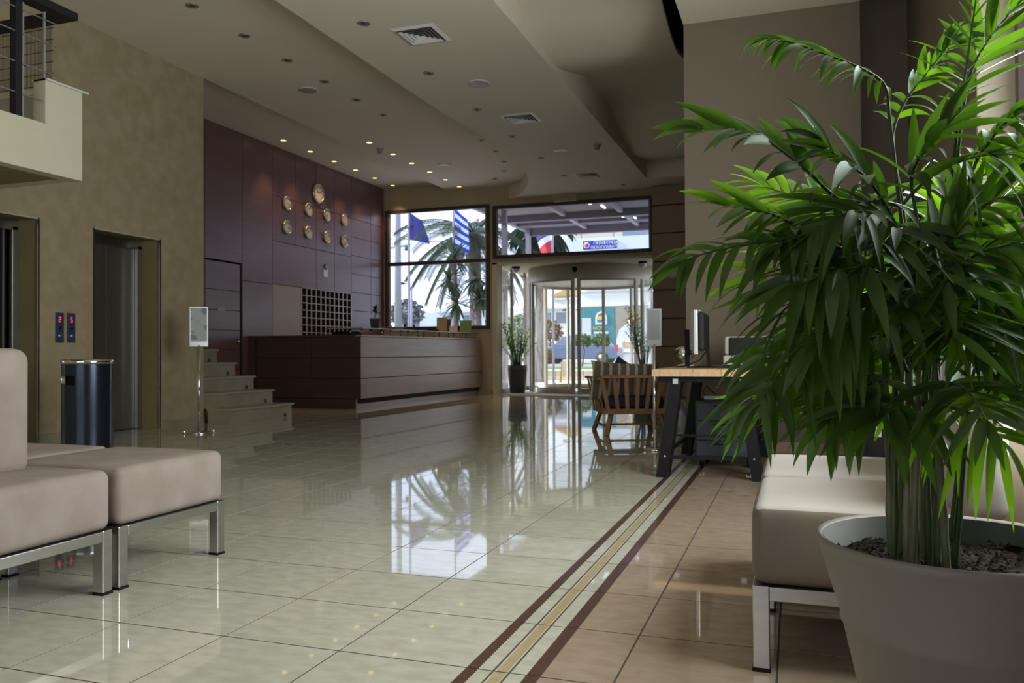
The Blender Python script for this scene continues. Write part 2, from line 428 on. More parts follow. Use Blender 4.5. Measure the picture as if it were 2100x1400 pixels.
bx('ceiling_slot', 'slotdark', -1.21, -.93, -4, 15.18, 4.75, 4.9, ceil)
bx('ceiling_panel', 'ceil', -.93, .545, -4, 7.5, 3.84, 4.9, ceil)
bx('ceiling_panel', 'ceil', .58, 2.2, -4, 7.95, 4.0, 4.9, ceil)
bx('roof_slab', 'slotdark', -9.1, 2.3, -4, 16.6, 4.9, 5.1, ceil)

# ================================================================== WALLS
wl = thing('wall_left', kind='structure')
EL = [(5.16, 6.15), (6.805, 7.795)]; EZ = 2.235
mb = MB(); ys = [-4, 5.16, 6.15, 6.805, 7.795, YE]
for a, b in ((ys[0], ys[1]), (ys[2], ys[3]), (ys[4], ys[5])): mb.box(XE-.4, XE, a, b, 0, 4.385)
for a, b in EL: mb.box(XE-.4, XE, a, b, EZ, 4.385)
mb.build('plaster', 'wall_yellow', wl)
bx('return_wall', 'wall_yellow', -8.95, XE-.4, YE-.2, YE, 0, 4.53, wl)
for a, b in ((-4, 5.16), (6.15, 6.805), (7.795, YE)): bx('baseboard', 'stair', XE, XE+.015, a, b, 0, .09, wl)
for i, (a, b) in enumerate(EL):
    d = thing('door_%d' % (i+1), kind='structure')
    xr = XE-.30
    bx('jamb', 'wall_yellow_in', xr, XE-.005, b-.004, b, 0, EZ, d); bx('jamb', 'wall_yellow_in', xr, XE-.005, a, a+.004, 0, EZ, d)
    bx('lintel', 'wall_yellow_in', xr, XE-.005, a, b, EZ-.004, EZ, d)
    for yy in (a, b-.022): bx('edge_trim', 'chrome', XE-.004, XE+.008, yy, yy+.022, 0, EZ, d)
    bx('edge_trim', 'bronze', XE-.004, XE+.006, a, b, EZ-.012, EZ+.004, d)
    bx('door_frame', 'steel', xr-.02, xr+.03, b-.07, b-.004, 0, EZ-.07, d, .004); bx('door_frame', 'steel', xr-.02, xr+.03, a+.004, a+.07, 0, EZ-.07, d, .004)
    bx('door_frame', 'steel', xr-.02, xr+.03, a+.004, b-.004, EZ-.11, EZ-.004, d, .004)
    if i == 1:
        bx('door_panel', 'door_steel', xr-.05, xr-.02, a+.07, (a+b)/2-.002, .01, EZ-.11, d, .003); bx('door_panel', 'door_steel', xr-.05, xr-.02, (a+b)/2+.002, b-.07, .01, EZ-.11, d, .003)
    else:
        bx('door_panel', 'door_steel', xr-.05, xr-.02, a+.07, b-.26, .01, EZ-.11, d, .003)
        bx('door_panel', 'black', xr-.075, xr-.05, b-.40, b-.07, .01, EZ-.11, d, .003, label='dark inner door edge')
        for yy in (b-.13, b-.19): bx('door_track', 'door_steel', xr-.05, xr-.03, yy, yy+.02, .01, EZ-.11, d)
    bx('sill', 'steel', xr-.05, XE-.28, a+.004, b-.004, -.003, .004, d)
bx('shaft_back', 'backing', XE-.75, XE-.6, 4.6, 8.2, -.2, 2.6, wl); bx('shaft_side', 'backing', XE-.6, XE-.4, 4.6, 4.7, -.2, 2.6, wl); bx('shaft_side', 'backing', XE-.6, XE-.4, 8.1, 8.2, -.2, 2.6, wl); bx('shaft_top', 'backing', XE-.75, XE-.4, 4.6, 8.2, 2.6, 2.7, wl)
# reception wall
wr = thing('wall_reception', kind='structure')
bx('wall_core', 'backing', -9.15, -8.95, YE-.2, YW, 0, 4.53, wr)
yl = [YE, 10.42, 11.33, 12.16, 12.87, 13.54, 14.2, 14.85, 15.67, YW]
def pan(a, b, z0, z1, m_='red_panel'):
    g = .004; bx('panel', m_, -8.66, XRW, a+g, b-g, z0+g, z1-g, wr, .003)
pan(YE, 10.42, 0, 1.55); pan(YE, 10.42, 1.55, 3.0); pan(YE, 10.42, 3.0, 4.53)
pan(10.42, 11.33, 2.37, 4.53)
pan(11.33, 12.16, 0, 2.09); pan(11.33, 12.16, 2.09, 4.53)
pan(12.16, 13.04, 0, 1.0); pan(12.16, 13.04, 1.0, 2.1, 'grey_panel')
pan(13.04, 14.85, 0, 1.0)
for a, b in ((12.16,12.87),(12.87,13.54),(13.54,14.2),(14.2,14.85)):
    pan(a, b, 2.86, 3.66); pan(a, b, 3.66, 4.53)
for a, b in ((12.16,13.54),(13.54,14.2),(14.2,14.85)): pan(a, b, 2.1, 2.86)
for a, b in ((14.85,15.67),(15.67,YW)):
    z = 0
    for z1 in (1.0, 1.38, 1.76, 2.14, 2.52, 2.9, 3.28, 3.66, 4.53): pan(a, b, z, z1); z = z1
d4 = thing('door_3', kind='structure')
zz = [0, .28, .62, .95, 1.26, 1.58, 1.9, 2.35]
for a, b in zip(zz, zz[1:]): bx('door_board', 'red_panel', -8.65, XRW-.008, 10.44, 11.28, a+.003, b-.003, d4, .003)
bx('door_frame', 'backing', -8.66, XRW+.002, 11.285, 11.325, 0, 2.37, d4)
MB().lathe([(0,.05),(.022,.05),(.026,.03),(.012,.02),(.012,0),(.03,0)], 14, (XRW-.008, 11.2, 1.08), 'x').build('door_knob', 'brass', d4)
bx('lock_plate', 'steel', XRW-.008, XRW-.004, 11.185, 11.215, .93, .99, d4)
bx('name_plate', 'grey_panel', XRW-.006, XRW+.004, 10.72, 10.90, 1.56, 1.63, d4, label='small pale name plate')

# window wall (front)
wf = thing('wall_front', kind='structure')
W1 = (-8.58, -6.10, 1.38, 4.03); W2 = (-6.03, -2.62, 2.86, 3.98); DO = (-6.04, -2.62, 2.78)
mb = MB(); t0, t1 = YW, YW+.22
mb.box(-8.95, W1[0], t0, t1, 0, 4.6); mb.box(W1[0], W1[1], t0, t1, 0, W1[2]); mb.box(W1[0], W1[1], t0, t1, W1[3], 4.6)
mb.box(W1[1], W2[0], t0, t1, 0, 4.6); mb.box(W2[0], W2[1], t0, t1, W2[3], 4.6); mb.box(W2[0], W2[1], t0, t1, DO[2], W2[2])
mb.box(W2[1], -1.2, t0, t1, 0, 4.6)
mb.build('plaster', 'wall_beige', wf)
bx('baseboard', 'stair', W1[1], W2[0]-.01, YW-.015, YW, 0, .09, wf)
def window(name, x0, x1, z0, z1, bars, fm, inner):
    wn = thing(name, kind='structure'); f = .075
    for a, b, c, d in ((x0, x0+f, z0, z1), (x1-f, x1, z0, z1), (x0+f, x1-f, z1-f, z1), (x0+f, x1-f, z0, z0+f)):
        bx('window_frame', fm, a, b, YW-.03, YW+.06, c, d, wn, .006)
    zs = [z0+f]+[v for b in bars for v in b]+[z1-f]
    for a, b in bars: bx('mullion', fm, x0+f, x1-f, YW-.02, YW+.06, a, b, wn, .006)
    for a, b in zip(zs[::2], zs[1::2]):
        for p, q, r_, s_ in ((x0+f, x0+f+.035, a, b), (x1-f-.035, x1-f, a, b)): bx('inner_frame', inner, p, q, YW+.01, YW+.05, r_, s_, wn)
        bx('pane', 'glass_front', x0+f, x1-f, YW+.028, YW+.034, a, b, wn)
    return wn
window('window_1', W1[0], W1[1], W1[2], W1[3], [(2.80, 2.88)], 'dark_frame', 'post_mauve')
window('window_2', W2[0], W2[1], W2[2], W2[3], [], 'dark_frame', 'post_mauve')

# grooved pillar
wp_ = thing('wall_pillar', kind='structure')
zb = [0, .42, .98, 1.52, 2.07, 2.62, 3.17, 3.71, 4.10]
bx('pillar_core', 'groove', -2.59, -1.02, 15.92, YW, 0, 4.10, wp_)
for a, b in zip(zb, zb[1:]): bx('cladding', 'pillar', -2.60, -1.0, 15.90, 15.94, a+.012, b-.012, wp_, .008)
# partition walls right
wt = thing('wall_partition', kind='structure')
bx('plaster', 'wall_taupe', -.928, .545, 7.5, 16.2, 0, 4.9, wt)
bx('plaster', 'wall_taupe', .545, 1.3, 7.9, 8.1, 0, 4.9, wt)
bx('baseboard', 'pillar', -.93, .545, 7.485, 7.5, 0, .09, wt); bx('baseboard', 'pillar', .55, .955, 7.885, 7.9, 0, .09, wt)
wri = thing('wall_right', kind='structure')
WX0, WX1 = .955, 1.16; WY1 = 5.08
bx('plaster', 'wall_taupe', WX0, WX1+.1, WY1+.006, 7.9, 0, 4.9, wri)
bx('reveal', 'wall_light', WX0+.004, WX1+.1, WY1, WY1+.006, 0, 4.9, wri)
bx('plaster', 'wall_light', WX0, WX1+.1, 1.7, WY1, 3.7, 4.9, wri); bx('plaster', 'wall_taupe', WX0, WX1+.1, -4, 1.7, 0, 4.9, wri); bx('plaster', 'wall_light', 1.03, WX1+.1, 1.7, WY1, 0, .58, wri)  # near stretch, out of view, made solid to shade the foreground
w3 = thing('window_3', kind='structure')
for yy in (1.72, 3.3, 5.0): bx('window_frame', 'brown_frame', 1.14, 1.20, yy, yy+.07, .62, 3.7, w3)
for z0 in (.58, 3.62): bx('window_frame', 'brown_frame', 1.14, 1.20, 1.72, 5.07, z0, z0+.08, w3)
bx('pane', 'glass_side', 1.168, 1.174, 1.75, 5.0, .66, 3.62, w3)
wbk = thing('wall_back', kind='structure')
bx('plaster', 'wall_beige', -7.1, 1.3, -4.2, -4, 0, .5, wbk); bx('plaster', 'wall_beige', -7.1, 1.3, -4.2, -4, 3.4, 4.9, wbk)
for a, b in ((-7.1,-5.8),(-3.4,-2.9),(-.4,1.3)): bx('plaster', 'wall_beige', a, b, -4.2, -4, .5, 3.4, wbk)
w4 = thing('window_4', kind='structure')
bx('pane', 'glass_side', -5.8, -3.4, -4.1, -4.09, .5, 3.4, w4); bx('pane', 'glass_side', -2.9, -.4, -4.1, -4.09, .5, 3.4, w4)
for a in (-5.8, -4.65, -3.46, -2.9, -1.7, -.46): bx('window_frame', 'brown_frame', a, a+.06, -4.13, -4.06, .5, 3.4, w4)
# window ledge / radiator casing on the right
led = thing('radiator_casing', 'pale plaster radiator casing with slotted white top under the side window', 'radiator cover', (0,0,0))
bx('casing', 'wall_light', .66, .952, 1.75, 3.1, 0, .60, led, .012); bx('casing', 'wall_light', .74, .952, 3.1, 5.06, 0, .60, led, .012)
for k in range(2):
    y0, y1 = (2.2, 3.1) if k == 0 else (3.12, 5.05); x0 = .655 if k == 0 else .735
    bx('top_board', 'white', x0, 1.025, y0, y1, .60, .632, led, .006)
    mb = MB()
    for j in range(int((y1-y0)/.075)): mb.box(x0+.04, 1.0, y0+.06+j*.075, y0+.075+j*.075, .6322, .634)
    mb.build('slot', 'marks', led, kind='stuff')

# ================================================================== ENTRANCE DOOR
dr = thing('door_4', kind='structure')
CX, CY, RD = -4.32, 18.05, 1.40
# opening lining and bay side glazing
bx('lining', 'cream', DO[0]-.005, DO[0]+.10, YW-.01, YW+.25, 0, DO[2], dr); bx('lining', 'cream', DO[0], DO[1], YW-.01, YW+.25, DO[2]-.04, DO[2]+.01, dr)
bx('bay_ceiling', 'cream', -6.2, -2.4, YW+.2, 19.6, 2.74, 2.86, dr)
bx('threshold', 'pave', -6.0, -2.6, YW+.05, 19.6, -.02, .006, dr)
def arc(r, a0, a1, z0, z1, th, name, m_, n=24):
    mb = MB(); mb.lathe([(r,z0),(r,z1),(r-th,z1),(r-th,z0),(r,z0)], n, (CX,CY,0), a0=a0, a1=a1)
    return mb.build(name, m_, dr)
A = lambda d: math.radians(d)
arc(RD+.03, A(180), A(360), 2.42, 2.74, .05, 'drum_fascia', 'bronze', 40)
arc(RD+.03, A(0), A(180), 2.42, 2.74, .05, 'drum_fascia', 'bronze', 40)
MB().lathe([(RD,2.44),(0.001,2.44)], 40, (CX,CY,0)).build('drum_ceiling', 'cream_door', dr)
MB().lathe([(RD+.04,.0),(RD+.04,.01),(0.001,.01)], 40, (CX,CY,0)).build('floor_mat_ring', 'bronze', dr)
def post(deg, r=RD, w_=.08, mn='bronze'):
    a = A(deg); mb = MB(); mb.obox((CX+r*math.cos(a), CY+r*math.sin(a), 1.225), .03, w_/2, 1.215, rotz(a)); mb.build('post', mn, dr)
for dg in (207, 215, 267.2, 272.4, 325, 333, 25, 62, 92, 128, 155): post(dg, w_=.05 if dg in (207,333,62,128) else .07)
for a0, a1 in ((215,267.5),(272.4,325),(25,62),(62,92),(92,128),(128,155)):
    arc(RD-.005, A(a0), A(a1), .12, 2.42, .008, 'curved_pane', 'glass_door', 14)
    arc(RD+.012, A(a0), A(a1), 0.01, .12, .03, 'bottom_rail', 'bronze', 14)
    arc(RD+.012, A(a0), A(a1), 2.38, 2.44, .03, 'top_rail', 'bronze', 14)
for dg in (155, 205, 335, 385): pass
arc(RD, A(155), A(207), .02, 2.42, .01, 'curved_pane', 'glass_door'); arc(RD, A(333), A(385), .02, 2.42, .01, 'curved_pane', 'glass_door')
# flat glazing left and right of the drum
for x_ in (-5.98, -2.66):
    bx('side_pane', 'glass_door', x_-.005, x_+.005, YW+.3, 18.3, .1, 2.74, dr)
    for yy in (YW+.27, 17.3, 18.25): bx('mullion', 'bronze', x_-.03, x_+.03, yy, yy+.06, 0, 2.74, dr)
    bx('mullion', 'bronze', x_-.03, x_+.03, YW+.3, 18.3, 0, .1, dr)
for a, b in ((-5.95, CX-RD+.04), (CX+RD-.04, -2.69)):
    bx('side_pane', 'glass_door', a, b, 18.27, 18.28, .1, 2.74, dr); bx('mullion', 'bronze', a, b, 18.25, 18.31, 0, .1, dr)
    bx('mullion', 'bronze', (a+b)/2-.03, (a+b)/2+.03, 18.25, 18.31, .1, 2.74, dr)
s = thing('motion_sensor', 'small black door sensor on the curved entrance fascia', 'sensor', (CX-.02, 16.60, 2.60))
MB().lathe([(0,-.045),(.03,-.04),(.05,0),(.03,.035),(0,.04)], 16, axis='y').build('sensor_body', 'black', s)
bx('bracket', 'black', -.05, .05, -.01, .04, .02, .06, s)
for x_, nm in ((-5.72, 'left'), (-2.95, 'right')):
    s = thing('spot_lamp', 'black and glass ceiling spot lamp over the %s side of the entrance door' % nm, 'lamp', (x_, 16.85, 2.74))
    MB().lathe([(0,0),(.09,0),(.09,-.04),(.07,-.05)], 20).build('lamp_base', 'black', s)
    MB().lathe([(.08,-.04),(.075,-.09),(.04,-.12),(0,-.125)], 20).build('lamp_shade', 'offwhite', s)
bx('entrance_mat', 'cream_door', -5.55, -3.1, 15.75, 16.5, 0, .012, None, .004, label='flat grey entrance mat before the curved door', category='mat')

# ================================================================== STAIRS
stt = thing('staircase', 'beige marble stairs climbing behind the elevator wall toward the red wall', 'stairs', (0,0,0))
for k in range(8):
    x1 = -6.70-.318*k; x0 = x1-.318; z1 = .19*(k+1)
    if x0 < -8.58: x0 = -8.585
    if x1 < -8.5: break
    bx('riser', 'stair', x0-.002, x1, YE+.005, 9.90, z1-.19, z1-.028, stt)
    bx('tread', 'stair_edge', x0-.02, x1+.022, YE+.005, 9.93, z1-.028, z1, stt, .004)
    mb = MB(); c = (x1+.001, 9.74, z1-.16); q = .035
    mb.add([(c[0], c[1]-q, c[2]), (c[0], c[1], c[2]-q), (c[0], c[1]+q, c[2]), (c[0], c[1], c[2]+q)], [(0,1,2,3)]); mb.add([(c[0]-.002, c[1], c[2])]*3, [])
    mb2 = MB().prism([(c[1]-q, c[2]), (c[1], c[2]-q), (c[1]+q, c[2]), (c[1], c[2]+q)], c[0]-.001, c[0]+.003, 'x'); mb2.build('diamond_inset', 'inlay_dark', stt)

# ================================================================== BALCONY
bal = thing('balcony', 'cream mezzanine balcony with stepped parapet above the left elevator', 'balcony', (0,0,0))
XB, YB = -5.5, 5.18
mb = MB().prism([(-4, 2.30), (YB, 2.30), (YB, 3.02), (4.83, 3.035), (4.83, 2.68), (-4, 2.68)], XB-.12, XB, 'x'); mb.build('parapet', 'cream', bal)
bx('parapet', 'cream', XE+.01, XB-.12, YB-.12, YB, 2.30, 3.02, bal); 
bx('slab', 'wall_yellow', XE+.01, XB-.12, -4, YB-.12, 2.36, 2.60, bal)
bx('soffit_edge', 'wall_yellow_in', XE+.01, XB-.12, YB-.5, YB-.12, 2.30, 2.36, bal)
bx('parapet_cap', 'offwhite', XB-.14, XB+.02, 4.83, YB+.05, 3.02, 3.035, bal)
for y, wd in ((4.58, .055), (3.9, .055)): bx('post', 'black_soft', XB-.07, XB-.01, y, y+wd, 2.68, 4.15, bal)
for y in (4.66, 4.35, 4.13, 4.85): bx('upright', 'grey', XB-.05, XB-.035, y, y+.012, 2.70, 3.58, bal)
for z in (2.86, 3.09, 3.32, 3.50): MB().tube([(XB-.02, 2.5, z), (XB-.02, 4.95, z)], .005, 6).build('rail_wire', 'grey', bal)
mesh_ = MB()
for k in range(60): mesh_.box(XB-.9+k*.014, XB-.897+k*.014, 4.95, 4.953, 3.02, 3.50)
for k in range(6): mesh_.box(XB-.9, XB-.05, 4.95, 4.954, 3.03+k*.09, 3.035+k*.09)
mesh_.build('mesh_infill', 'marks', bal, kind='stuff')
bx('mesh_panel', 'grey', XE+.2, XB-.9, 4.95, 4.97, 3.0, 3.9, bal)
bx('handrail', 'black_soft', XE+.3, XB+.06, 4.98, 5.08, 3.57, 3.63, bal); bx('handrail', 'black_soft', XB-.06, XB+.06, 2.5, 4.98, 3.57, 3.63, bal)

# ================================================================== CEILING FITTINGS
def spot(x, y, z, on, label, group, power=30):
    t = thing('downlight', label, 'downlight', (x, y, z), 0, group)
    MB().lathe([(.062,0),(.066,-.006),(.054,-.010),(.048,-.004)], 20).build('trim_ring', 'reflector', t)
    if on:
        MB().lathe([(.050,-.005),(.03,-.008),(0.0005,-.009)], 20).build('lamp', 'lamp_on', t)
        l = bpy.data.lights.new('bulb', 'SPOT'); l.energy = power; l.color = (1, .62, .30); l.spot_size = A(75); l.spot_blend = .7; l.shadow_soft_size = .04
        lo = bpy.data.objects.new('bulb', l); lo.location = (0, 0, -.03); lo.parent = t; col.objects.link(lo)
    else:
        MB().lathe([(.052,-.004),(.045,-.002),(.03,-.001),(.0005,-.006)], 20).build('lamp', 'reflector', t)
        MB().lathe([(.022,-.003),(.018,-.012),(.0005,-.014)], 10).build('lamp', 'marks', t)
    return t
ordn = ['nearest', 'second', 'third', 'fourth', 'fifth', 'farthest']
for k, y in enumerate((11.95, 12.77, 13.58, 14.38, 15.17, 15.98)):
    spot(-8.24, y, 4.53, True, 'lit warm downlight beside the red wall, %s of the six from the camera' % ordn[k], 'lit downlights beside the red wall')
for k, y in enumerate((12.08, 12.93, 13.67, 14.46, 15.22, 15.94)):
    spot(-6.66, y, 4.385, True, 'lit warm downlight over the reception desk, %s of the six from the camera' % ordn[k], 'lit downlights over the desk')
for k, y in enumerate((6.71, 7.54, 8.35, 9.17, 9.98, 10.75)):
    spot(-5.70, y, 4.385, False, 'unlit grey downlight on the left ceiling band, %s of the row of six' % ordn[k], 'unlit downlights on the left ceiling band')
for k, y in enumerate((7.06, 8.57, 10.08, 11.52, 12.97, 14.41)):
    spot(-3.95, y, 4.10, False, 'unlit downlight on the low central ceiling band, %s of the row of six' % ordn[k], 'unlit downlights on the central band')
for k, (x, y) in enumerate(((-4.87,12.6),(-4.90,13.37),(-5.02,14.15),(-5.27,14.87),(-5.69,15.5))):
    spot(x, y, 4.385, False, 'small unlit downlight following the curved ceiling edge, %s from the camera' % ['first','second','third','fourth','fifth'][k], 'unlit downlights along the curved edge')
spot(-3.10, 15.6, 4.10, False, 'single unlit downlight above the transom window', 'unlit downlight at the entrance')
for k, (x, y, z, wh) in enumerate(((-3.54,9.1,4.1,'behind the largest vent on the central band'), (-3.5,12.59,4.1,'near the smoke detector on the central band'), (-6.09,9.39,4.385,'on the left ceiling band'), (-6.15,14.02,4.385,'above the reception desk'))):
    t = thing('ceiling_speaker', 'round flush ceiling speaker '+wh, 'speaker', (x, y, z), 0, 'round ceiling speakers')
    MB().lathe([(.13,0),(.128,-.008),(.115,-.012)], 28).build('rim', 'offwhite', t); MB().lathe([(.115,-.010),(.05,-.013),(.0005,-.014)], 28).build('grille', 'grey_panel', t)
for k, (x, y, z, wh) in enumerate(((-2.88,12.43,4.1,'on the central band near the wavy edge'), (-6.70,12.53,4.385,'beside the lit downlights over the desk'))):
    t = thing('smoke_detector', 'dark smoke detector '+wh, 'smoke detector', (x, y, z), 0, 'smoke detectors')
    MB().lathe([(.0005,0),(.06,0),(.06,-.02),(.05,-.03)], 20).build('base', 'grey_panel', t); MB().lathe([(.045,-.03),(.04,-.07),(.02,-.085),(.0005,-.088)], 16).build('sensor_head', 'grey', t)
for k, (x0, x1, y0, y1, wh) in enumerate(((-3.73,-3.37,7.28,7.75,'nearest the camera'), (-3.73,-3.34,10.45,10.9,'in the middle of the ceiling band'), (-3.73,-3.34,14.3,14.75,'farthest, before the transom window'))):
    cx, cy_ = (x0+x1)/2, (y0+y1)/2; h = .2; t = thing('air_vent', 'square white louvred ceiling vent '+wh, 'air vent', (cx, cy_, 4.10), 0, 'ceiling air vents')
    def ring(a, b, z0, z1, nm, mt):
        mb = MB(); vs = []
        for hh, z in ((a, z0), (b, z1)): vs += [(-hh,-hh,z),(hh,-hh,z),(hh,hh,z),(-hh,hh,z)]
        mb.add(vs, [(i,(i+1)%4,4+(i+1)%4,4+i) for i in range(4)]); vs2 = [(p[0]*.995, p[1]*.995, p[2]+.004) for p in vs]; mb.add(vs2, [(4+i,4+(i+1)%4,(i+1)%4,i) for i in range(4)])
        mb.build(nm, mt, t)
    bx('duct', 'marks', -.19, .19, -.19, .19, -.003, -.0005, t)
    ring(.24, .195, -.002, -.016, 'vent_frame', 'white')
    for r in (.175, .135, .095, .055): ring(r, r-.03, -.022, -.004, 'louvre', 'white')
ex = thing('sign_box', 'blank pale rectangular box sign above the transom window', 'sign', (-4.42, 16.2, 4.0))
bx('housing', 'offwhite', -.24, .24, -.04, .065, -.04, .10, ex, .008); bx('face', 'wall_light', -.22, .22, -.045, -.04, -.025, .085, ex)

# ================================================================== WALL CLOCKS ETC
def clock(y, z, r, label, group, h1, m1):
    t = thing('wall_clock', label, 'clock', (XRW, y, z), 0, group)
    MB().lathe([(0,.0),(r*.96,.0),(r,.012),(r,.035),(r*.86,.045),(r*.84,.03)], 32, axis='x').build('rim', 'clock_rim', t)
    MB().lathe([(r*.85,.03),(.0005,.031)], 32, axis='x').build('dial', 'clock_face', t)
    mk = MB()
    for k in range(12):
        a = k*PI/6; rot = Matrix.Rotation(a, 3, 'X'); mk.obox(rot@V((.033, 0, r*.68)), .001, r*.025, r*.07, rot)
    mk.build('hour_marks', 'marks', t, kind='stuff')
    for a, L, nm in ((h1*PI/6, .42, 'hour_hand'), (m1*PI/30, .62, 'minute_hand')):
        rot = Matrix.Rotation(-a, 3, 'X'); MB().obox(rot@V((.036, 0, r*L/2)), .001, r*.03, r*L/2, rot).build(nm, 'marks', t)
    if r > .15:
        ro = MB()
        for k in range(12):
            a = k*PI/6; ro.lathe([(0,0),(.014,.004),(0.001,.01)], 8, (.045, math.sin(a)*r*.92, math.cos(a)*r*.92), 'x')
        ro.build('studs', 'chrome', t, kind='stuff')
    return t
clock(13.589, 3.94, .19, 'largest round wall clock, centred above the eight small clocks', 'wall clocks', 10, 10)
tm = [(9,20),(2,5),(7,40),(11,30),(4,15),(1,50),(8,10),(5,35)]
for r_, zc in ((0, 3.578), (1, 3.145)):
    for c_, yc in enumerate((12.57, 13.255, 13.897, 14.555)):
        clock(yc, zc, .125, 'small round clock on the red wall, %s row, %s from the left' % (['upper','lower'][r_], ['first','second','third','fourth'][c_]), 'wall clocks', *tm[r_*4+c_])
        if True:
            t = bx('caption_plate', 'grey_panel', XRW, XRW+.004, yc-.08, yc+.08, zc-.195, zc-.175, None, 0); tag(t, 'thin caption strip under the %s clock of the %s row' % (['first','second','third','fourth'][c_], ['upper','lower'][r_]), 'plaque', 'clock caption strips')
em = thing('wall_plaque', 'small silver plaque with a round dark emblem below the clocks', 'plaque', (XRW, 13.86, 2.5))
bx('plate', 'clock_rim', 0, .01, -.075, .075, -.14, .06, em, .004); MB().lathe([(0,.022),(.06,.018),(.07,0)], 20, (0, 0, .06), 'x').build('emblem', 'grey_blue', em)
MB().lathe([(.035,.024),(.03,.03),(0.0005,.03)], 14, (0, 0, .06), 'x').build('emblem_centre', 'offwhite', em)
# key rack
kr = thing('key_rack', 'pigeonhole key rack with rows of dark cells set in the red wall', 'key rack', (0,0,0))
ky0, ky1, kz0, kz1 = 13.05, 14.84, 1.0, 2.10; nc, nr = 11, 8
bx('rack_back', 'backing', -8.93, -8.9, ky0, ky1, kz0, kz1, kr)
for k in range(nc+1):
    y = ky0+(ky1-ky0)*k/nc; dv = bx('divider', 'backing', -8.9, XRW-.004, y-.016, y+.016, kz0, kz1, kr); bx('edge_strip', 'desk_wood', XRW-.004, XRW+.004, y-.018, y+.018, kz0, kz1, dv)
for k in range(nr+1):
    z = kz0+(kz1-kz0)*k/nr; bx('shelf', 'backing', -8.9, XRW+.006, ky0, ky1, z-.009, z+.009, kr)
    bx('label_strip', 'grey_panel', XRW+.006, XRW+.008, ky0+.02, ky1-.02, z-.010, z+.008, kr)

# ================================================================== RECEPTION DESK
desk = thing('reception_desk', 'long reddish brown panelled reception desk with raised glass counter', 'desk', (0,0,0))
P0, P1 = V((-6.50, 11.5, 0)), V((-6.27, 16.2, 0)); dd = (P1-P0).normalized(); nn = V((dd.y, -dd.x, 0)); Lf = (P1-P0).length
rotd = Matrix((nn, dd, V((0,0,1)))).transposed()
zs = [.155, .48, .81, 1.145]
for a, b in zip(zs, zs[1:]):
    MB().obox(P0+dd*(Lf/2)-nn*.02+V((0,0,(a+b)/2)), .02, Lf/2-.001, (b-a)/2-.005, rotd).build('front_board', 'desk_wood', desk, .003)
    bx('side_board', 'desk_dark', -8.47, -7.42, 11.50, 11.54, a+.005, b-.005, desk, .003); bx('side_board', 'desk_dark', -7.41, -6.505, 11.50, 11.54, a+.005, b-.005, desk, .003)
MB().obox(P0+dd*(Lf/2)-nn*.30+V((0,0,.61)), .255, Lf/2-.03, .53, rotd).build('carcass', 'backing', desk)
MB().box(-8.45, -6.6, 11.53, 12.05, .08, 1.14).build('carcass', 'backing', desk)
MB().obox(P0+dd*(Lf/2)-nn*.34+V((0,0,1.16)), .35, Lf/2, .016, rotd).build('counter_top', 'desk_wood', desk, .004)
bx('counter_top', 'desk_dark', -8.48, -6.6, 11.49, 12.1, 1.144, 1.176, desk, .004)
MB().obox(P0+dd*(Lf/2)-nn*.10+V((0,0,.075)), .015, Lf/2, .075, rotd).build('plinth', 'desk_wood', desk)
bx('plinth', 'desk_dark', -8.47, -6.60, 11.5, 11.53, 0, .15, desk)
bx('end_post', 'desk_dark', -8.60, -8.49, 11.47, 11.56, 0, 1.18, desk, .004)
MB().obox(P0+dd*(Lf/2+.0)-nn*.17+V((0,0,1.282)), .17, Lf/2-.05, .008, rotd).build('glass_counter', 'greenglass', desk, .003)
bx('glass_counter', 'greenglass', -7.15, -6.72, 11.56, 12.0, 1.274, 1.290, desk, .003)
for k in range(8):
    for off in (.06, .27):
        p = P0+dd*(.12+k*(Lf-.3)/7)-nn*off; MB().tube([p+V((0,0,1.175)), p+V((0,0,1.275))], .014, 10).build('standoff', 'steel', desk)
# things on the desk
def px_on_desk(d, off=.16): return P0+dd*d-nn*off
def plantlet(name, lab, cat, loc, potm, ph, pr0, pr1, leaves, lm, stem=0, seed=1, group=None):
    t = thing(name, lab, cat, loc, 0, group)
    MB().lathe([(0.001,0),(pr0,0),(pr1,ph*.86),(pr1*1.06,ph*.87),(pr1*1.06,ph),(pr1*.93,ph),(pr1*.9,ph*.93)], 24).build('pot', potm, t)
    MB().lathe([(pr1*.92,ph*.93),(0.001,ph*.95)], 20).build('soil', 'soil', t)
    return t
p = px_on_desk(.75, .2)
pl = plantlet('potted_plant', 'small green houseplant in a dark pot on the reception counter', 'plant', (p.x, p.y, 1.291), 'pot_dark', .17, .065, .085, 0, 'leaf')
random.seed(4)
MB().tube([(0,0,.16),(.005,0,.24),(0,.01,.33)], .008, 6).build('stem', 'copper', pl)
def blade(mb, base, dirv, L, wd, droop=.3, fold=.25, seg=5, up=V((0,0,1)), tipsharp=1.0, twist=0):
    """lanceolate leaf: midrib from base along dirv bending down by droop"""
    d = V(dirv).normalized(); side = d.cross(up)
    if side.length < 1e-3: side = V((1,0,0))
    side.normalize()
    if twist: side = Matrix.Rotation(twist, 3, d)@side
    p = V(base); vs = []; fs = []; n = seg; cur = d.copy()
    for i in range(n+1):
        t = i/n
        wv = wd*.5*(math.sin(PI*min(1, (t*.93+.07))**.75)**.9 if t < 1 else 0)
        if t >= 1: wv = wd*.012
        nrm = side.cross(cur).normalized()
        vs += [p-side*wv+nrm*fold*wv, p.copy(), p+side*wv+nrm*fold*wv]
        if i < n:
            cur = (cur+V((0,0,-1))*droop/n*(1+t)).normalized(); p = p+cur*(L/n)
    for i in range(n):
        a = i*3; fs += [(a,a+1,a+4,a+3),(a+1,a+2,a+5,a+4)]
    mb.add(vs, fs, True); return mb
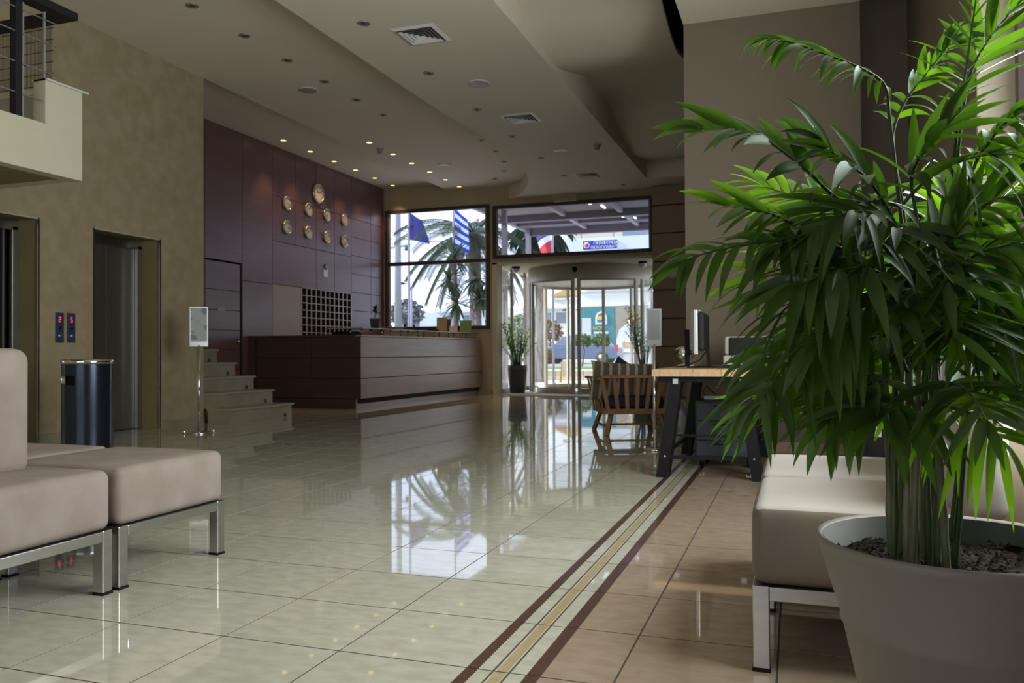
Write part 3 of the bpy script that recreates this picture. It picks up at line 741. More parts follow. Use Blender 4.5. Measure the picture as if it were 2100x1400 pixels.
for k in range(26):
    a = random.uniform(0, 2*PI); e = random.uniform(-.1, 1.0); z = random.uniform(.24, .36)
    blade(MB(), (0,0,z), (math.cos(a)*math.cos(e), math.sin(a)*math.cos(e), math.sin(e)), random.uniform(.07,.12), .045, .4).build('leaf', 'leaf', pl)
p = px_on_desk(1.35, .22)
pp = thing('paper_pile', 'untidy pale flyers lying on the glass counter beside the houseplant', 'papers', (p.x, p.y, 1.291))
for k in range(7):
    a = random.uniform(-.6, .6); MB().obox((random.uniform(-.05,.05), random.uniform(-.25,.3), .004+.007*k), .06, .11, .002, rotz(a)@Matrix.Rotation(random.uniform(0, .05), 3, 'Y')).build('sheet', 'offwhite' if k % 2 else 'copper', pp)
def leaflet_stand(d, wd, h, m_, lab, tilt=.25, dz=0, off=.16, rz=.35):
    p = px_on_desk(d, off); t = thing('brochure', lab, 'brochure', (p.x, p.y, 1.291+dz), 0)
    r = rotz(rz)@Matrix.Rotation(-tilt, 3, 'X')
    MB().obox(r@V((0,0,h/2)), wd/2, .006, h/2, r).build('cover', m_, t)
    MB().obox(r@V((0,.012,h*.4)), wd/2*.9, .003, h*.35, r).build('inner_pages', 'offwhite', t)
    return t
leaflet_stand(3.15, .20, .29, 'brown_paper', 'tan brochure standing upright on the glass counter')
leaflet_stand(3.5, .22, .27, 'marks', 'dark brochure standing behind the tan one on the counter', off=.26)
leaflet_stand(3.55, .16, .12, 'offwhite', 'low pale card standing before the dark brochure', off=.1)
leaflet_stand(4.25, .24, .27, 'green_paper', 'green sheet standing at the window end of the counter')
p = px_on_desk(2.85, .2); o = MB().box(-.08,.08,-.10,.10,0,.045).build('card_box', 'black', None, .006, loc=(p.x, p.y, 1.291)); tag(o, 'low black box beside the tan brochure on the counter', 'box')
o = MB().box(-.17,.17,-.2,.2,0,.05).box(-.13,.13,-.16,.16,.05,.06).build('desk_phone', 'black', None, .01, loc=(-6.95, 11.85, 1.178)); tag(o, 'flat black desk console under the glass corner', 'telephone')

# ================================================================== SOFAS
def seat_module(name, label, x0, x1, y0, y1, side, m_top, m_side, group, back=None):
    """upholstered cube seat on a square steel tube frame; back: None or +-1 = backrest on that x side"""
    cx, cy_ = (x0+x1)/2, (y0+y1)/2; hx, hy = (x1-x0)/2-.006, (y1-y0)/2-.006
    t = thing(name, label, 'seat', (cx, cy_, 0), 0, group)
    z0, z1 = .235, .455
    mb = roundbox(hx-.004, hy-.004, (z1-z0)/2, .035, puff=.007)
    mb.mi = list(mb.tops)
    mb.build('seat_cushion', [m_top, m_side], t, loc=(0,0,(z0+z1)/2))
    tw = .045
    for sx_ in (-1, 1):
        for sy_ in (-1, 1):
            lx, ly = sx_*(hx-tw/2-.004), sy_*(hy-tw/2-.004)
            l = bx('leg', 'leg_steel', lx-tw/2, lx+tw/2, ly-tw/2, ly+tw/2, .008, .235, t, .003)
            bx('foot_pad', 'black', lx-tw/2-.002, lx+tw/2+.002, ly-tw/2-.002, ly+tw/2+.002, 0, .008, l)
    fx, fy = hx-.004, hy-.004
    for a in (-1, 1):
        bx('frame_rail', 'leg_steel', -fx+tw, fx-tw, a*(fy-tw/2)-tw/2, a*(fy-tw/2)+tw/2, .195, .234, t, .003)
        bx('frame_rail', 'leg_steel', a*(fx-tw/2)-tw/2, a*(fx-tw/2)+tw/2, -fy+tw, fy-tw, .195, .234, t, .003)
    if back:
        bw = .065; roundbox(bw, hy-.002, .235, .045).build('backrest', m_top if m_top != 'sofa_lit' else m_top, t, loc=(back*(hx-bw), 0, .455+.215))
    return t
S = 'left cube seats'
def left_seat(x0, x1, y0, y1, lab, back=None): return seat_module('seat_module', lab, x0, x1, y0, y1, 1, 'sofa', 'sofa', S, back)
left_seat(-3.005, -2.385, 2.415, 3.035, 'backless pinkish velvet cube seat, its full steel front frame in view')
left_seat(-3.63, -3.015, 2.42, 3.03, 'backless pinkish velvet cube seat behind the front one, beside the waste bin')
left_seat(-3.005, -2.385, 1.785, 2.405, 'pinkish velvet seat with rounded backrest at the left picture edge', None)
tb = roundbox(.06, .28, .235, .05).build('backrest', 'sofa', None); 
s3 = [o_ for o_ in bpy.data.objects if o_.get('label', '').startswith('pinkish velvet seat with')][0]
tb.parent = s3; tb.location = (-.06, -.055, .67)
R2 = 'right upholstered seats'
a_ = seat_module('lounge_seat', 'taupe upholstered seat on steel frame, nearest, half behind the big planter', -.128, .52, 2.35, 2.965, 1, 'sofa_lit', 'sofa_shaded', R2, 1)
b_ = seat_module('lounge_seat', 'taupe upholstered seat on steel frame, behind the nearest one', -.128, .52, 2.98, 3.60, 1, 'sofa_lit', 'sofa_shaded', R2, 1)

# ================================================================== BIN, STAND, PANELS
bn = thing('waste_bin', 'tall dark metal ashtray bin with chrome rim before the elevators', 'bin', (-5.88, 5.60, 0))
n = 40; prof = [(.001,.0),(.205,.0),(.205,.80)]
bd = MB(); vs = []; fs = []
zl = [0, .02, .62, .70, .80]; 
for z in zl:
    for k in range(n): a = 2*PI*k/n; vs.append((.205*math.cos(a), .205*math.sin(a), z))
def hole(k): 
    a = math.degrees(2*PI*(k+.5)/n) % 360; return 252 < a < 292
for i in range(len(zl)-1):
    for k in range(n):
        if i == 2 and hole(k): continue
        fs.append((i*n+k, i*n+(k+1)%n, (i+1)*n+(k+1)%n, (i+1)*n+k))
bd.add(vs, fs, True); bd.build('body', 'bin_body', bn)
MB().lathe([(.19,.02),(.19,.79),(.001,.79)], 30).build('liner', 'black', bn)
MB().lathe([(.206,.80),(.210,.802),(.210,.836),(.195,.84),(.185,.82),(.001,.80)], 40).build('rim', 'chrome', bn)
aa = math.radians(258); MB().lathe([(.212,.625),(.225,.63),(.225,.70),(.218,.70),(.215,.63)], 6, a0=A(250), a1=A(266)).build('ash_flap', 'chrome', bn)
MB().lathe([(.18,0),(.215,0),(.215,.015),(.2,.02)], 40).build('base_ring', 'black', bn)
def info_stand(label, loc, rz, top, bot, wd, m_page, basew):
    t = thing('sign_stand', label, 'sign stand', loc, rz)
    MB().lathe([(.001,.0),(basew,0),(basew,.012),(basew*.92,.02),(.001,.022)], 32).build('base', 'chrome', t)
    for a in (-.9, .9): MB().lathe([(.001,.0),(.022,0),(.024,.03),(.012,.045),(.001,.046)], 12, (a*basew, -.0, .0)).build('foot', 'chrome', t)
    MB().tube([(0,0,.02),(0,0,bot+.02)], .017, 14).build('pole', 'chrome', t)
    f = bx('frame', 'steel', -wd/2, wd/2, -.012, .012, bot, top, t, .006)
    bx('page', m_page, -wd/2+.015, wd/2-.015, -.0135, -.012, bot+.06, top-.015, f)
    return t
info_stand('chrome sign stand with framed notice beside the elevator', (-6.284, 7.505, 0), .75, 1.41, .96, .20, 'paper', .17)
st2 = info_stand('chrome sign stand with grey notice behind the wooden work table', (-1.19, 7.35, 0), .15, 1.265, .925, .135, 'grey', .10)
for k, y in enumerate((6.337, 6.478)):
    t = thing('call_panel', 'dark elevator call panel with red digit, %s of the pair' % ['left', 'right'][k], 'button panel', (XE, y, 1.005), 0, 'elevator call panels')
    bx('plate', 'panel_blue', 0, .012, 0, .098, 0, .305, t, .003); 
    dm = MB()
    for (a0, a1, b0, b1) in ((.035,.06,.255,.262),(.035,.06,.232,.239),(.035,.06,.209,.216),(.055,.06,.232,.262) if k == 0 else (.035,.040,.235,.262),(.035,.040,.209,.235) if k == 0 else (.055,.06,.209,.235)): dm.box(.012, .0135, a0, a1, b0, b1)
    dm.build('digit', 'red_led', t)
    MB().lathe([(.016,.0),(.016,.006),(.001,.007)], 14, (.012, .048, .145), 'x').build('button', 'black', t); MB().lathe([(.021,.0),(.021,.006),(.001,.008)], 14, (.012, .048, .07), 'x').build('button', 'steel', t)
ds = thing('wall_disc', 'round white disc with short hanging cord on the grooved pillar', 'wall ornament', (-2.20, 15.9, 2.46))
MB().lathe([(.001,-.03),(.15,-.03),(.168,-.018),(.168,0)], 32, axis='y').build('disc', 'offwhite', ds)
for k in (0,): MB().tube([(0,-.03,-.165),(.0,-.03,-.30)], .004, 5).build('cord', 'offwhite', ds)
MB().lathe([(.001,-.02),(.012,0),(.001,.02)], 8, (0,-.03,-.31)).build('cord_knob', 'offwhite', ds)

# ================================================================== WORK TABLE
tb = thing('work_table', 'wooden topped work table on black steel trestle legs', 'table', (0,0,0))
tx0, tx1, ty0, ty1 = -.947, -.10, 5.72, 7.30
nb_ = 9
for k in range(nb_):
    a = tx0+(tx1-tx0)*k/nb_; bx('top_board', 'wood_top', a+.0006, a+(tx1-tx0)/nb_-.0006, ty0, ty1, .707, .757, tb, .002)
for y in (5.80, 7.15):
    bx('beam', 'black', tx0+.04, tx1-.03, y-.02, y+.02, .665, .706, tb, .002)
    for s_, xt, xb in ((-1, -.79, -.892), (1, -.34, -.245)):
        l = MB().bar((xt, y+.0, .67), (xb, y+.0, 0.0), .078, .05, V((0,1,0))).build('leg', 'black', tb)
        l2 = MB().bar((xt+.05*(-s_)*0, y+.16, .67), (xb+.0, y+.20, 0.0), .06, .05, V((0,1,0))).build('leg', 'black', tb)
        MB().box(xt-.018, xt+.018, y-.030, y-.026, .655, .690).build('bolt_plate', 'steel', l)
        MB().lathe([(.001,-.004),(.008,-.003),(.008,0)], 8, (xb+(-s_)*.024, y-.026, .15), 'y').build('bolt', 'chrome', l)
    bx('crossbar', 'black', -.86, -.27, y+.0, y+.012, .13, .155, tb)
    bx('crossbar', 'black', -.83, -.30, y+.18, y+.192, .27, .285, tb)
for x_ in (-.86, -.28): bx('side_rail', 'black', x_-.01, x_+.01, 5.85, 7.15, .16, .18, tb)
mo = thing('computer_monitor', 'flat monitor seen from behind its edge on the work table', 'monitor', (-.675, 6.35, .757), .02)
bx('screen', 'screen', -.045, -.03, -.26, .26, .115, .415, mo); bx('bezel', 'clock_rim', -.03, 0.0, -.27, .27, .10, .43, mo, .005); bx('back_shell', 'black_soft', 0.0, .045, -.25, .25, .13, .41, mo, .015)
MB().bar((.03,.0,.30), (.06,.02,.01), .10, .018, V((1,0,0))).build('stand_neck', 'black', mo)
MB().lathe([(.001,0),(.13,0),(.13,.008),(.05,.014),(.001,.014)], 28, (.02,0,0)).build('stand_foot', 'black', mo)
bx('second_strut', 'black', -.12, -.085, -.02, .01, .01, .29, mo, .004)
bx('lens_light', 'tube_on', -.028, .0, -.05, -.03, .43, .435, mo)
MB().tube([(.04,-.05,.12),(.0,-.12,.06),(-.08,-.16,.02),(-.17,-.1,.008)], .005, 6).build('cable', 'black', mo)
pr = thing('printer', 'pale desktop printer with dark front cover on the work table', 'printer', (-.36, 6.95, .757))
bx('body', 'offwhite', -.19, .19, -.15, .15, 0, .09, pr, .015); bx('rear_housing', 'offwhite', -.19, .19, .0, .15, .09, .245, pr, .02)
bx('cover', 'black_soft', -.15, .15, -.03, .0, .07, .235, pr, .01); bx('tray', 'grey', -.14, .14, -.16, -.03, .05, .06, pr, .004); bx('control_strip', 'black', -.15, .15, -.153, -.149, .03, .05, pr)
kb = thing('keyboard', 'black keyboard lying before the printer', 'keyboard', (-.42, 6.25, .757), .1)
bx('case', 'black', -.11, .11, -.06, .06, 0, .018, kb, .005)
km = MB()
for i in range(12):
    for j in range(4): km.box(-.104+i*.0175, -.09+i*.0175, -.05+j*.026, -.03+j*.026, .018, .024)
km.build('keys', 'black_soft', kb, kind='stuff')
ms = thing('computer_mouse', 'black mouse to the right of the keyboard', 'mouse', (-.25, 6.3, .757)); roundbox(.045, .06, .018, .017, puff=.008).build('shell', 'black', ms, loc=(0,0,.02)); bx('wheel', 'grey', -.004, .004, -.04, -.025, .042, .046, ms)
dl = thing('desk_lamp', 'silver bowl shaped lamp head at the rear corner of the work table', 'lamp', (-.86, 6.9, .757))
rr = Matrix.Rotation(.9, 3, 'Y')@Matrix.Rotation(.3, 3, 'X')
MB().lathe([(.001,.075),(.05,.06),(.075,.02),(.085,-.03),(.08,-.03),(.05,.04)], 24, (0,0,.10), rot=rr).build('lamp_head', 'chrome', dl)
MB().lathe([(.001,0),(.07,0),(.07,.012),(.02,.025),(.012,.07)], 20).build('lamp_base', 'offwhite', dl)
MB().lathe([(.001,0),(.018,.012),(.018,.04),(.001,.045)], 12, (.05,0,.16), rot=rr).build('lamp_knob', 'offwhite', dl)
dc = thing('drawer_unit', 'dark blue grey rolling drawer unit under the work table', 'cabinet', (-.53, 6.66, 0))
bx('body', 'grey_blue', -.20, .23, -.25, .28, .075, .50, dc, .006); 
for a, b in ((.085,.20),(.205,.35),(.355,.49)): 
    q = bx('drawer', 'grey_blue', -.19, .22, -.266, -.25, a, b, dc, .004); bx('handle', 'black', -.06, .08, -.275, -.266, b-.03, b-.018, q)
for a in (-.16, .19):
    for b in (-.20, .23):
        w_ = MB().lathe([(.001,-.012),(.034,-.012),(.034,.012),(.001,.012)], 16, (a, b, .034), 'x').build('caster', 'black', dc); bx('caster_fork', 'steel', a-.018, a+.018, b-.012, b+.012, .05, .076, w_)
ro = thing('router', 'white network router on the rolling drawer unit', 'router', (-.57, 6.62, .503)); bx('case', 'offwhite', -.11, .11, -.06, .06, 0, .03, ro, .006)
MB().tube([(-.1,0,.02),(-.13,.02,.06),(-.1,.05,.1),(-.02,.03,.03)], .004, 6).build('cable', 'black', ro)
cb = thing('clipboard', 'thin brown board lying tilted on the drawer unit', 'board', (-.34, 6.50, .508)); MB().obox((0,0,.012), .17, .09, .004, Matrix.Rotation(-.03, 3, 'Y')).build('board', 'copper', cb); MB().obox((0,0,.019), .165, .085, .003, Matrix.Rotation(-.03, 3, 'Y')).build('sheet', 'black', cb)
so_ = thing('wall_socket', 'white twin wall socket low on the taupe wall', 'socket', (.055, 7.5, .38)); bx('plate', 'offwhite', -.07, .05, -.010, 0, -.045, .045, so_, .004)
for a in (-.035, .015): MB().lathe([(.018,-.011),(.014,-.0105),(.001,-.0102)], 12, (a,0,0), 'y').build('socket_hole', 'marks', so_)
pc = MB().tube([(-.14, 7.46, .62), (-.16, 7.44, .42), (-.20, 7.42, .27), (-.30, 7.36, .25), (-.42, 7.2, .30)], .006, 6).build('power_cable', 'black'); tag(pc, 'black cable looping down the taupe wall beside the table', 'cable')
ch = bx('wall_adapter', 'black', -.52, -.49, 7.47, 7.5, .60, .66, None, .004); tag(ch, 'black plug adapter on the wall under the table', 'adapter')
# ================================================================== ARMCHAIR
fz = math.radians(24); 
ac = thing('armchair', 'slatted wooden armchair seen from behind beside the work table', 'chair', (-1.72, 8.92, 0), fz)
# local: back at -y, front +y, width x
hw, hd = .33, .33
for sx_, sy_ in ((-1,-1),(1,-1),(-1,1),(1,1)):
    MB().bar((sx_*(hw-.07), sy_*(hd-.06), .235), (sx_*(hw+.0), sy_*(hd+.03), 0), .05, .035).build('leg', 'wood_chair', ac, .004)
for sx_ in (-1, 1): MB().bar((sx_*(hw-.02), -hd, .09), (sx_*(hw-.02), hd, .09), .02, .022).build('stretcher', 'wood_chair', ac)
MB().bar((-hw+.02, 0, .09), (hw-.02, 0, .09), .02, .022).build('stretcher', 'wood_chair', ac)
for a, b in (((-hw,-hd),(hw,-hd)), ((-hw,hd),(hw,hd)), ((-hw,-hd),(-hw,hd)), ((hw,-hd),(hw,hd))):
    MB().bar((a[0],a[1],.25), (b[0],b[1],.25), .03, .055).build('seat_rail', 'wood_chair', ac, .004)
top = [(-hw-.10, hd), (-hw-.09, -.05), (-hw-.07, -hd-.06), (0, -hd-.13), (hw+.07, -hd-.06), (hw+.09, -.05), (hw+.10, hd)]
MB().bar((-hw-.07,-hd-.07,.62), (hw+.07,-hd-.07,.62), .06, .028).build('top_rail', 'wood_chair', ac, .005)
for s_ in (-1, 1): MB().bar((s_*(hw+.07),-hd-.08,.60), (s_*(hw+.08),hd,.60), .055, .025).build('armrest', 'wood_chair', ac, .005)
for k in range(7):
    t_ = -1+2*k/6; MB().bar((t_*(hw-.03), -hd-.005, .24), (t_*(hw+.055), -hd-.075, .61), .042, .016, V((0,1,0))).build('slat', 'wood_chair', ac, .003)
for s_ in (-1, 1):
    for k in range(4):
        t_ = -.6+k*.5; MB().bar((s_*(hw+.0), t_*hd, .24), (s_*(hw+.075), t_*hd+.01, .59), .016, .04, V((0,1,0))).build('slat', 'wood_chair', ac, .003)
RZ = Matrix.Rotation(fz, 4, 'Z')
def atc(p): return V((-1.72, 8.92, 0))+rotz(fz)@V(p)
o = roundbox(.31, .31, .065, .05, puff=.01).build('seat_cushion', 'navy', None, loc=atc((0,0,.345))); o.rotation_euler.z = fz; tag(o, 'navy seat cushion in the slatted armchair', 'cushion')
def pillow(lab, loc, rx, ry, rz_, hx, hy, hz, m_):
    mb = MB(); N = 14; vs = []; fs = []
    for s_ in (1, -1):
        b0 = len(vs)
        for i in range(N+1):
            for j in range(N+1):
                u = -1+2*i/N; v = -1+2*j/N
                e = max(0, (1-u**4)*(1-v**4))**.5; pinch = 1-.06*(1-abs(u)*abs(v))*((abs(u) > .98) or (abs(v) > .98))
                vs.append((u*hx*(1+.10*abs(v)**3*abs(u)), s_*hz*e, v*hy*(1+.10*abs(u)**3*abs(v))))
        for i in range(N):
            for j in range(N):
                a = b0+i*(N+1)+j; f = (a, a+1, a+N+2, a+N+1); fs.append(f if s_ > 0 else f[::-1])
    mb.add(vs, fs, True); o = mb.build('cushion', m_, None, loc=loc); o.rotation_euler = (rx, ry, rz_); tag(o, lab, 'cushion'); return o
pillow('large beige and brown striped cushion leaning on the armchair back', atc((-.11,-.20,.56)), .22, .05, fz, .34, .20, .065, 'stripes')
pillow('dark striped cushion behind the large striped one in the armchair', atc((-.08,-.02,.60)), .35, .5, fz+.2, .17, .17, .05, 'navy')
bg_ = thing('shopping_bag', 'crumpled pale plastic bag leaning behind the table leg', 'bag', (-1.02, 7.75, 0))
mb = MB(); mb.lathe([(.001,0),(.10,.0),(.12,.12),(.10,.28),(.12,.36),(.09,.35)], 9); mb.build('bag_body', 'paper', bg_); MB().tube([(-.06,0,.34),(-.04,0,.42),(.04,0,.42),(.06,0,.34)], .005, 6).build('handle', 'offwhite', bg_)

# ================================================================== HERO PALM
def leaflet_me(base, d, L, wd, droop, twist, mname, seg=7, fold=.3):
    mb = MB(); blade(mb, (0,0,0), d, L, wd, droop, fold, seg, twist=twist); return mb
hp = thing('potted_palm', 'tall leafy parlour palm in a large taupe planter in the foreground', 'plant', (.262, 1.60, 0))
PC = V((.262, 1.60, 0))
MB().lathe([(.001,.0),(.098,.0),(.102,.01),(.186,.396),(.1905,.402),(.1885,.408),(.226,.535),(.230,.546),(.226,.553),(.218,.548)], 72).build('planter', 'pot', hp)
MB().lathe([(.218,.549),(.205,.47),(.19,.42)], 64).build('planter_inside', 'pot_in', hp)
random.seed(11)
sl = MB(); N = 28; vs = []; fs = []
for i in range(N+1):
    for j in range(N+1):
        u = -1+2*i/N; v = -1+2*j/N; r = max(abs(u), abs(v)); l = math.hypot(u, v) or 1
        x, y = u/l*r*.207, v/l*r*.207; vs.append((x*1.02, y*1.02, .503+random.uniform(-.007, .009)))
for i in range(N):
    for j in range(N): a = i*(N+1)+j; fs.append((a, a+N+1, a+N+2, a+1))
sl.add(vs, fs, True); sl.build('soil', 'soil', hp)
gr = MB()
for k in range(420):
    a = random.uniform(0, 2*PI); r = .2*math.sqrt(random.random()); s_ = random.uniform(.002, .006); c = V((r*math.cos(a), r*math.sin(a), .509+random.uniform(0,.006)))
    gr.add([c+V((s_,0,0)), c+V((-s_*.5,s_,0)), c+V((-s_*.5,-s_,0)), c+V((0,0,s_))], [(0,1,3),(1,2,3),(2,0,3)])
gr.build('soil_crumbs', 'soil', hp, kind='stuff')

# --FR0
FR = [
 ([(0.198, 1.62, 0.948), (0.178, 1.6, 1.138), (0.159, 1.56, 1.286), (0.15, 1.53, 1.331), (0.115, 1.5, 1.354), (0.059, 1.47, 1.375), (0.004, 1.44, 1.392), (-0.026, 1.42, 1.396)],13,0.085,0.016,0.42,1.30,'leaf'),
 ([(0.211, 1.66, 0.95), (0.188, 1.65, 1.146), (0.172, 1.64, 1.262), (0.189, 1.63, 1.324), (0.218, 1.62, 1.362), (0.247, 1.6, 1.398), (0.266, 1.6, 1.423)],10,0.075,0.020,0.40,1.00,'leaf'),
 ([(0.192, 1.58, 0.878), (0.174, 1.54, 1.012), (0.084, 1.48, 1.118), (0.049, 1.45, 1.149), (0.018, 1.43, 1.179), (-0.035, 1.4, 1.22), (-0.061, 1.38, 1.23), (-0.095, 1.36, 1.237), (-0.145, 1.34, 1.238)],10,0.105,0.026,0.33,0.45,'leaf'),
 ([(0.183, 1.56, 0.895), (0.132, 1.5, 1.01), (0.054, 1.44, 1.063), (0.007, 1.41, 1.082), (-0.03, 1.38, 1.098), (-0.059, 1.36, 1.104), (-0.101, 1.34, 1.111)],8,0.095,0.024,0.38,0.40,'leaf_young_backlit'),
 ([(0.184, 1.54, 0.895), (0.152, 1.48, 0.983), (0.09, 1.42, 1.035), (0.008, 1.36, 1.054), (-0.063, 1.32, 1.046), (-0.128, 1.3, 1.033), (-0.164, 1.29, 1.018)],11,0.085,0.018,0.33,1.20,'leaf'),
 ([(0.183, 1.5, 0.862), (0.155, 1.44, 0.972), (0.108, 1.38, 1.007), (0.05, 1.33, 0.996), (0.007, 1.3, 0.978)],8,0.150,0.028,0.42,1.00,'leaf'),
 ([(0.18, 1.54, 0.845), (0.144, 1.48, 0.903), (0.082, 1.43, 0.91), (0.022, 1.38, 0.891), (-0.022, 1.34, 0.846), (-0.054, 1.32, 0.797)],9,0.125,0.023,0.35,1.10,'leaf'),
 ([(0.214, 1.7, 0.787), (0.184, 1.72, 0.841), (0.134, 1.74, 0.861), (0.072, 1.75, 0.855), (0.018, 1.76, 0.835)],8,0.110,0.026,0.25,2.00,'leaf_young_backlit'),
 ([(0.195, 1.5, 0.71), (0.176, 1.44, 0.77), (0.156, 1.4, 0.788), (0.129, 1.37, 0.782)],4,0.170,0.030,0.35,0.90,'leaf'),
 ([(0.226, 1.66, 0.842), (0.256, 1.64, 0.965), (0.288, 1.62, 1.066), (0.319, 1.6, 1.129), (0.352, 1.58, 1.182), (0.38, 1.56, 1.216)],9,0.095,0.024,0.35,1.20,'leaf'),
 ([(0.229, 1.6, 0.844), (0.261, 1.57, 1.078), (0.286, 1.56, 1.182), (0.308, 1.54, 1.225), (0.333, 1.52, 1.254), (0.363, 1.5, 1.269)],8,0.065,0.026,0.45,1.70,'leaf'),
 ([(0.231, 1.64, 0.86), (0.263, 1.6, 1.15), (0.276, 1.58, 1.288), (0.29, 1.57, 1.359), (0.322, 1.56, 1.414), (0.367, 1.54, 1.464)],8,0.130,0.026,0.45,0.30,'leaf'),
 ([(0.218, 1.6, 0.844), (0.251, 1.57, 1.129), (0.264, 1.55, 1.265), (0.277, 1.54, 1.367), (0.289, 1.52, 1.472)],9,0.045,0.006,0.45,0.30,'leaf'),
 ([(0.248, 1.58, 0.551), (0.26, 1.57, 0.679), (0.27, 1.56, 0.795), (0.278, 1.55, 0.894), (0.284, 1.54, 0.967)],5,0.105,0.030,0.50,1.30,'leaf'),
 ([(0.266, 1.66, 0.54), (0.281, 1.62, 0.758), (0.294, 1.58, 0.861), (0.315, 1.56, 0.865), (0.343, 1.54, 0.845)],4,0.100,0.040,0.55,2.20,'leaf'),
 ([(0.213, 1.56, 0.861), (0.23, 1.52, 0.975), (0.267, 1.48, 1.026), (0.308, 1.45, 1.04), (0.347, 1.42, 1.038)],8,0.120,0.028,0.30,0.80,'leaf'),
 ([(0.217, 1.6, 0.81), (0.228, 1.56, 0.895), (0.255, 1.5, 0.941), (0.296, 1.46, 0.939), (0.335, 1.43, 0.914)],8,0.110,0.026,0.30,1.00,'leaf'),
 ([(0.19, 1.5, 0.846), (0.162, 1.44, 0.941), (0.121, 1.38, 0.954), (0.07, 1.34, 0.931), (0.034, 1.31, 0.894)],8,0.140,0.026,0.35,1.10,'leaf'),
 ([(0.2, 1.58, 0.895), (0.172, 1.52, 1.059), (0.123, 1.46, 1.15), (0.077, 1.42, 1.185), (0.047, 1.4, 1.207)],8,0.120,0.028,0.35,0.60,'leaf'),
 ([(0.208, 1.58, 0.929), (0.199, 1.55, 1.095), (0.188, 1.52, 1.173), (0.209, 1.48, 1.212), (0.238, 1.46, 1.243)],8,0.120,0.026,0.40,0.60,'leaf'),
 ([(0.189, 1.62, 0.878), (0.169, 1.64, 0.985), (0.124, 1.68, 1.1), (0.065, 1.7, 1.153), (-0.007, 1.72, 1.19), (-0.063, 1.73, 1.215)],10,0.110,0.024,0.30,0.60,'leaf_young_backlit'),
 ([(0.212, 1.56, 0.811), (0.211, 1.52, 0.927), (0.224, 1.48, 1.004), (0.24, 1.44, 1.061)],8,0.140,0.030,0.35,0.80,'leaf'),
 ([(0.177, 1.52, 0.813), (0.141, 1.46, 0.831), (0.095, 1.42, 0.817), (0.05, 1.4, 0.77)],6,0.120,0.028,0.30,1.20,'leaf'),
 ([(0.225, 1.72, 0.767), (0.195, 1.74, 0.859), (0.154, 1.76, 0.898), (0.101, 1.78, 0.879), (0.055, 1.79, 0.839)],8,0.120,0.026,0.30,1.60,'leaf_young_backlit'),
 ([(0.219, 1.58, 0.895), (0.249, 1.54, 1.042), (0.285, 1.5, 1.107), (0.329, 1.48, 1.124), (0.358, 1.46, 1.111)],9,0.110,0.024,0.35,0.90,'leaf'),
 ([(0.231, 1.66, 0.949), (0.249, 1.66, 1.091), (0.289, 1.66, 1.168), (0.339, 1.66, 1.199), (0.392, 1.66, 1.199)],9,0.120,0.024,0.35,0.70,'leaf_young_backlit'),
 ([(0.191, 1.5, 0.943), (0.17, 1.44, 1.05), (0.124, 1.4, 1.093), (0.073, 1.36, 1.09), (0.023, 1.34, 1.059)],9,0.120,0.024,0.35,0.90,'leaf'),
]
CANES = [
 [(0.157, 1.56, 0.541), (0.162, 1.56, 0.727), (0.166, 1.56, 0.963)],
 [(0.175, 1.54, 0.54), (0.181, 1.55, 0.728), (0.189, 1.56, 0.946)],
 [(0.194, 1.56, 0.534), (0.194, 1.6, 0.672), (0.197, 1.64, 0.896)],
 [(0.215, 1.58, 0.534), (0.212, 1.57, 0.727), (0.212, 1.57, 1.013)],
 [(0.231, 1.6, 0.529), (0.236, 1.6, 0.742), (0.234, 1.6, 0.963)],
 [(0.239, 1.55, 0.537), (0.224, 1.52, 0.732), (0.216, 1.5, 0.894)],
 [(0.256, 1.6, 0.532), (0.272, 1.58, 0.728), (0.282, 1.56, 0.976)],
 [(0.176, 1.64, 0.526), (0.182, 1.64, 0.719), (0.18, 1.62, 1.019)],
 [(0.214, 1.66, 0.521), (0.217, 1.66, 0.736), (0.215, 1.66, 0.985)],
 [(0.235, 1.67, 0.522), (0.237, 1.68, 0.734), (0.236, 1.66, 1.073)],
 [(0.181, 1.52, 0.539), (0.19, 1.52, 0.691), (0.195, 1.52, 0.846)],
 [(0.159, 1.62, 0.536), (0.155, 1.6, 0.722), (0.147, 1.57, 0.896)],
]

def catmull(p, n=5):
    out = []
    for i in range(len(p)-1):
        a = V(p[max(i-1,0)]); b = V(p[i]); c = V(p[i+1]); d = V(p[min(i+2,len(p)-1)])
        for k in range(n):
            t = k/n; out.append(.5*((2*b)+(c-a)*t+(2*a-5*b+4*c-d)*t*t+(3*b-a-3*c+d)*t**3))
    out.append(V(p[-1])); return out
for i, c in enumerate(CANES):
    c = [V(p)-PC for p in c]; b = c[0].copy(); b.z = .49; pts = catmull([b]+c[1:] if False else [b, c[1], c[2]], 8)
    rr = [.0070-.0025*k/(len(pts)-1)+(.0014 if k % 4 == 0 else 0) for k in range(len(pts))]
    MB().tube(pts, rr, 9).build('cane', 'cane' if i % 3 else 'cane_green', hp)
random.seed(23)
for k in range(42):   # the dense inner mass
    c = V(random.choice(CANES)[2])-PC; a = random.uniform(0, 2*PI); b = c+V((0,0,random.uniform(-.12,.12))); e = random.uniform(-.15,.9); L = random.uniform(.20,.36)
    if math.sin(a) < -.3 and e < .2: e += .5
    p = b.copy(); cur = V((math.cos(a)*math.cos(e), math.sin(a)*math.cos(e), math.sin(e))); w_ = [tuple(p+PC)]
    for q in range(6): cur = (cur+V((0,0,-.20))).normalized(); p = p+cur*L/6; w_.append(tuple(p+PC))
    FR.append((w_, random.randint(6,8), random.uniform(.10,.16), random.uniform(.018,.028), .2, random.uniform(.2,1.3), random.choice(['leaf','leaf','leaf','leaf_young_backlit'])))
nleaf = 0
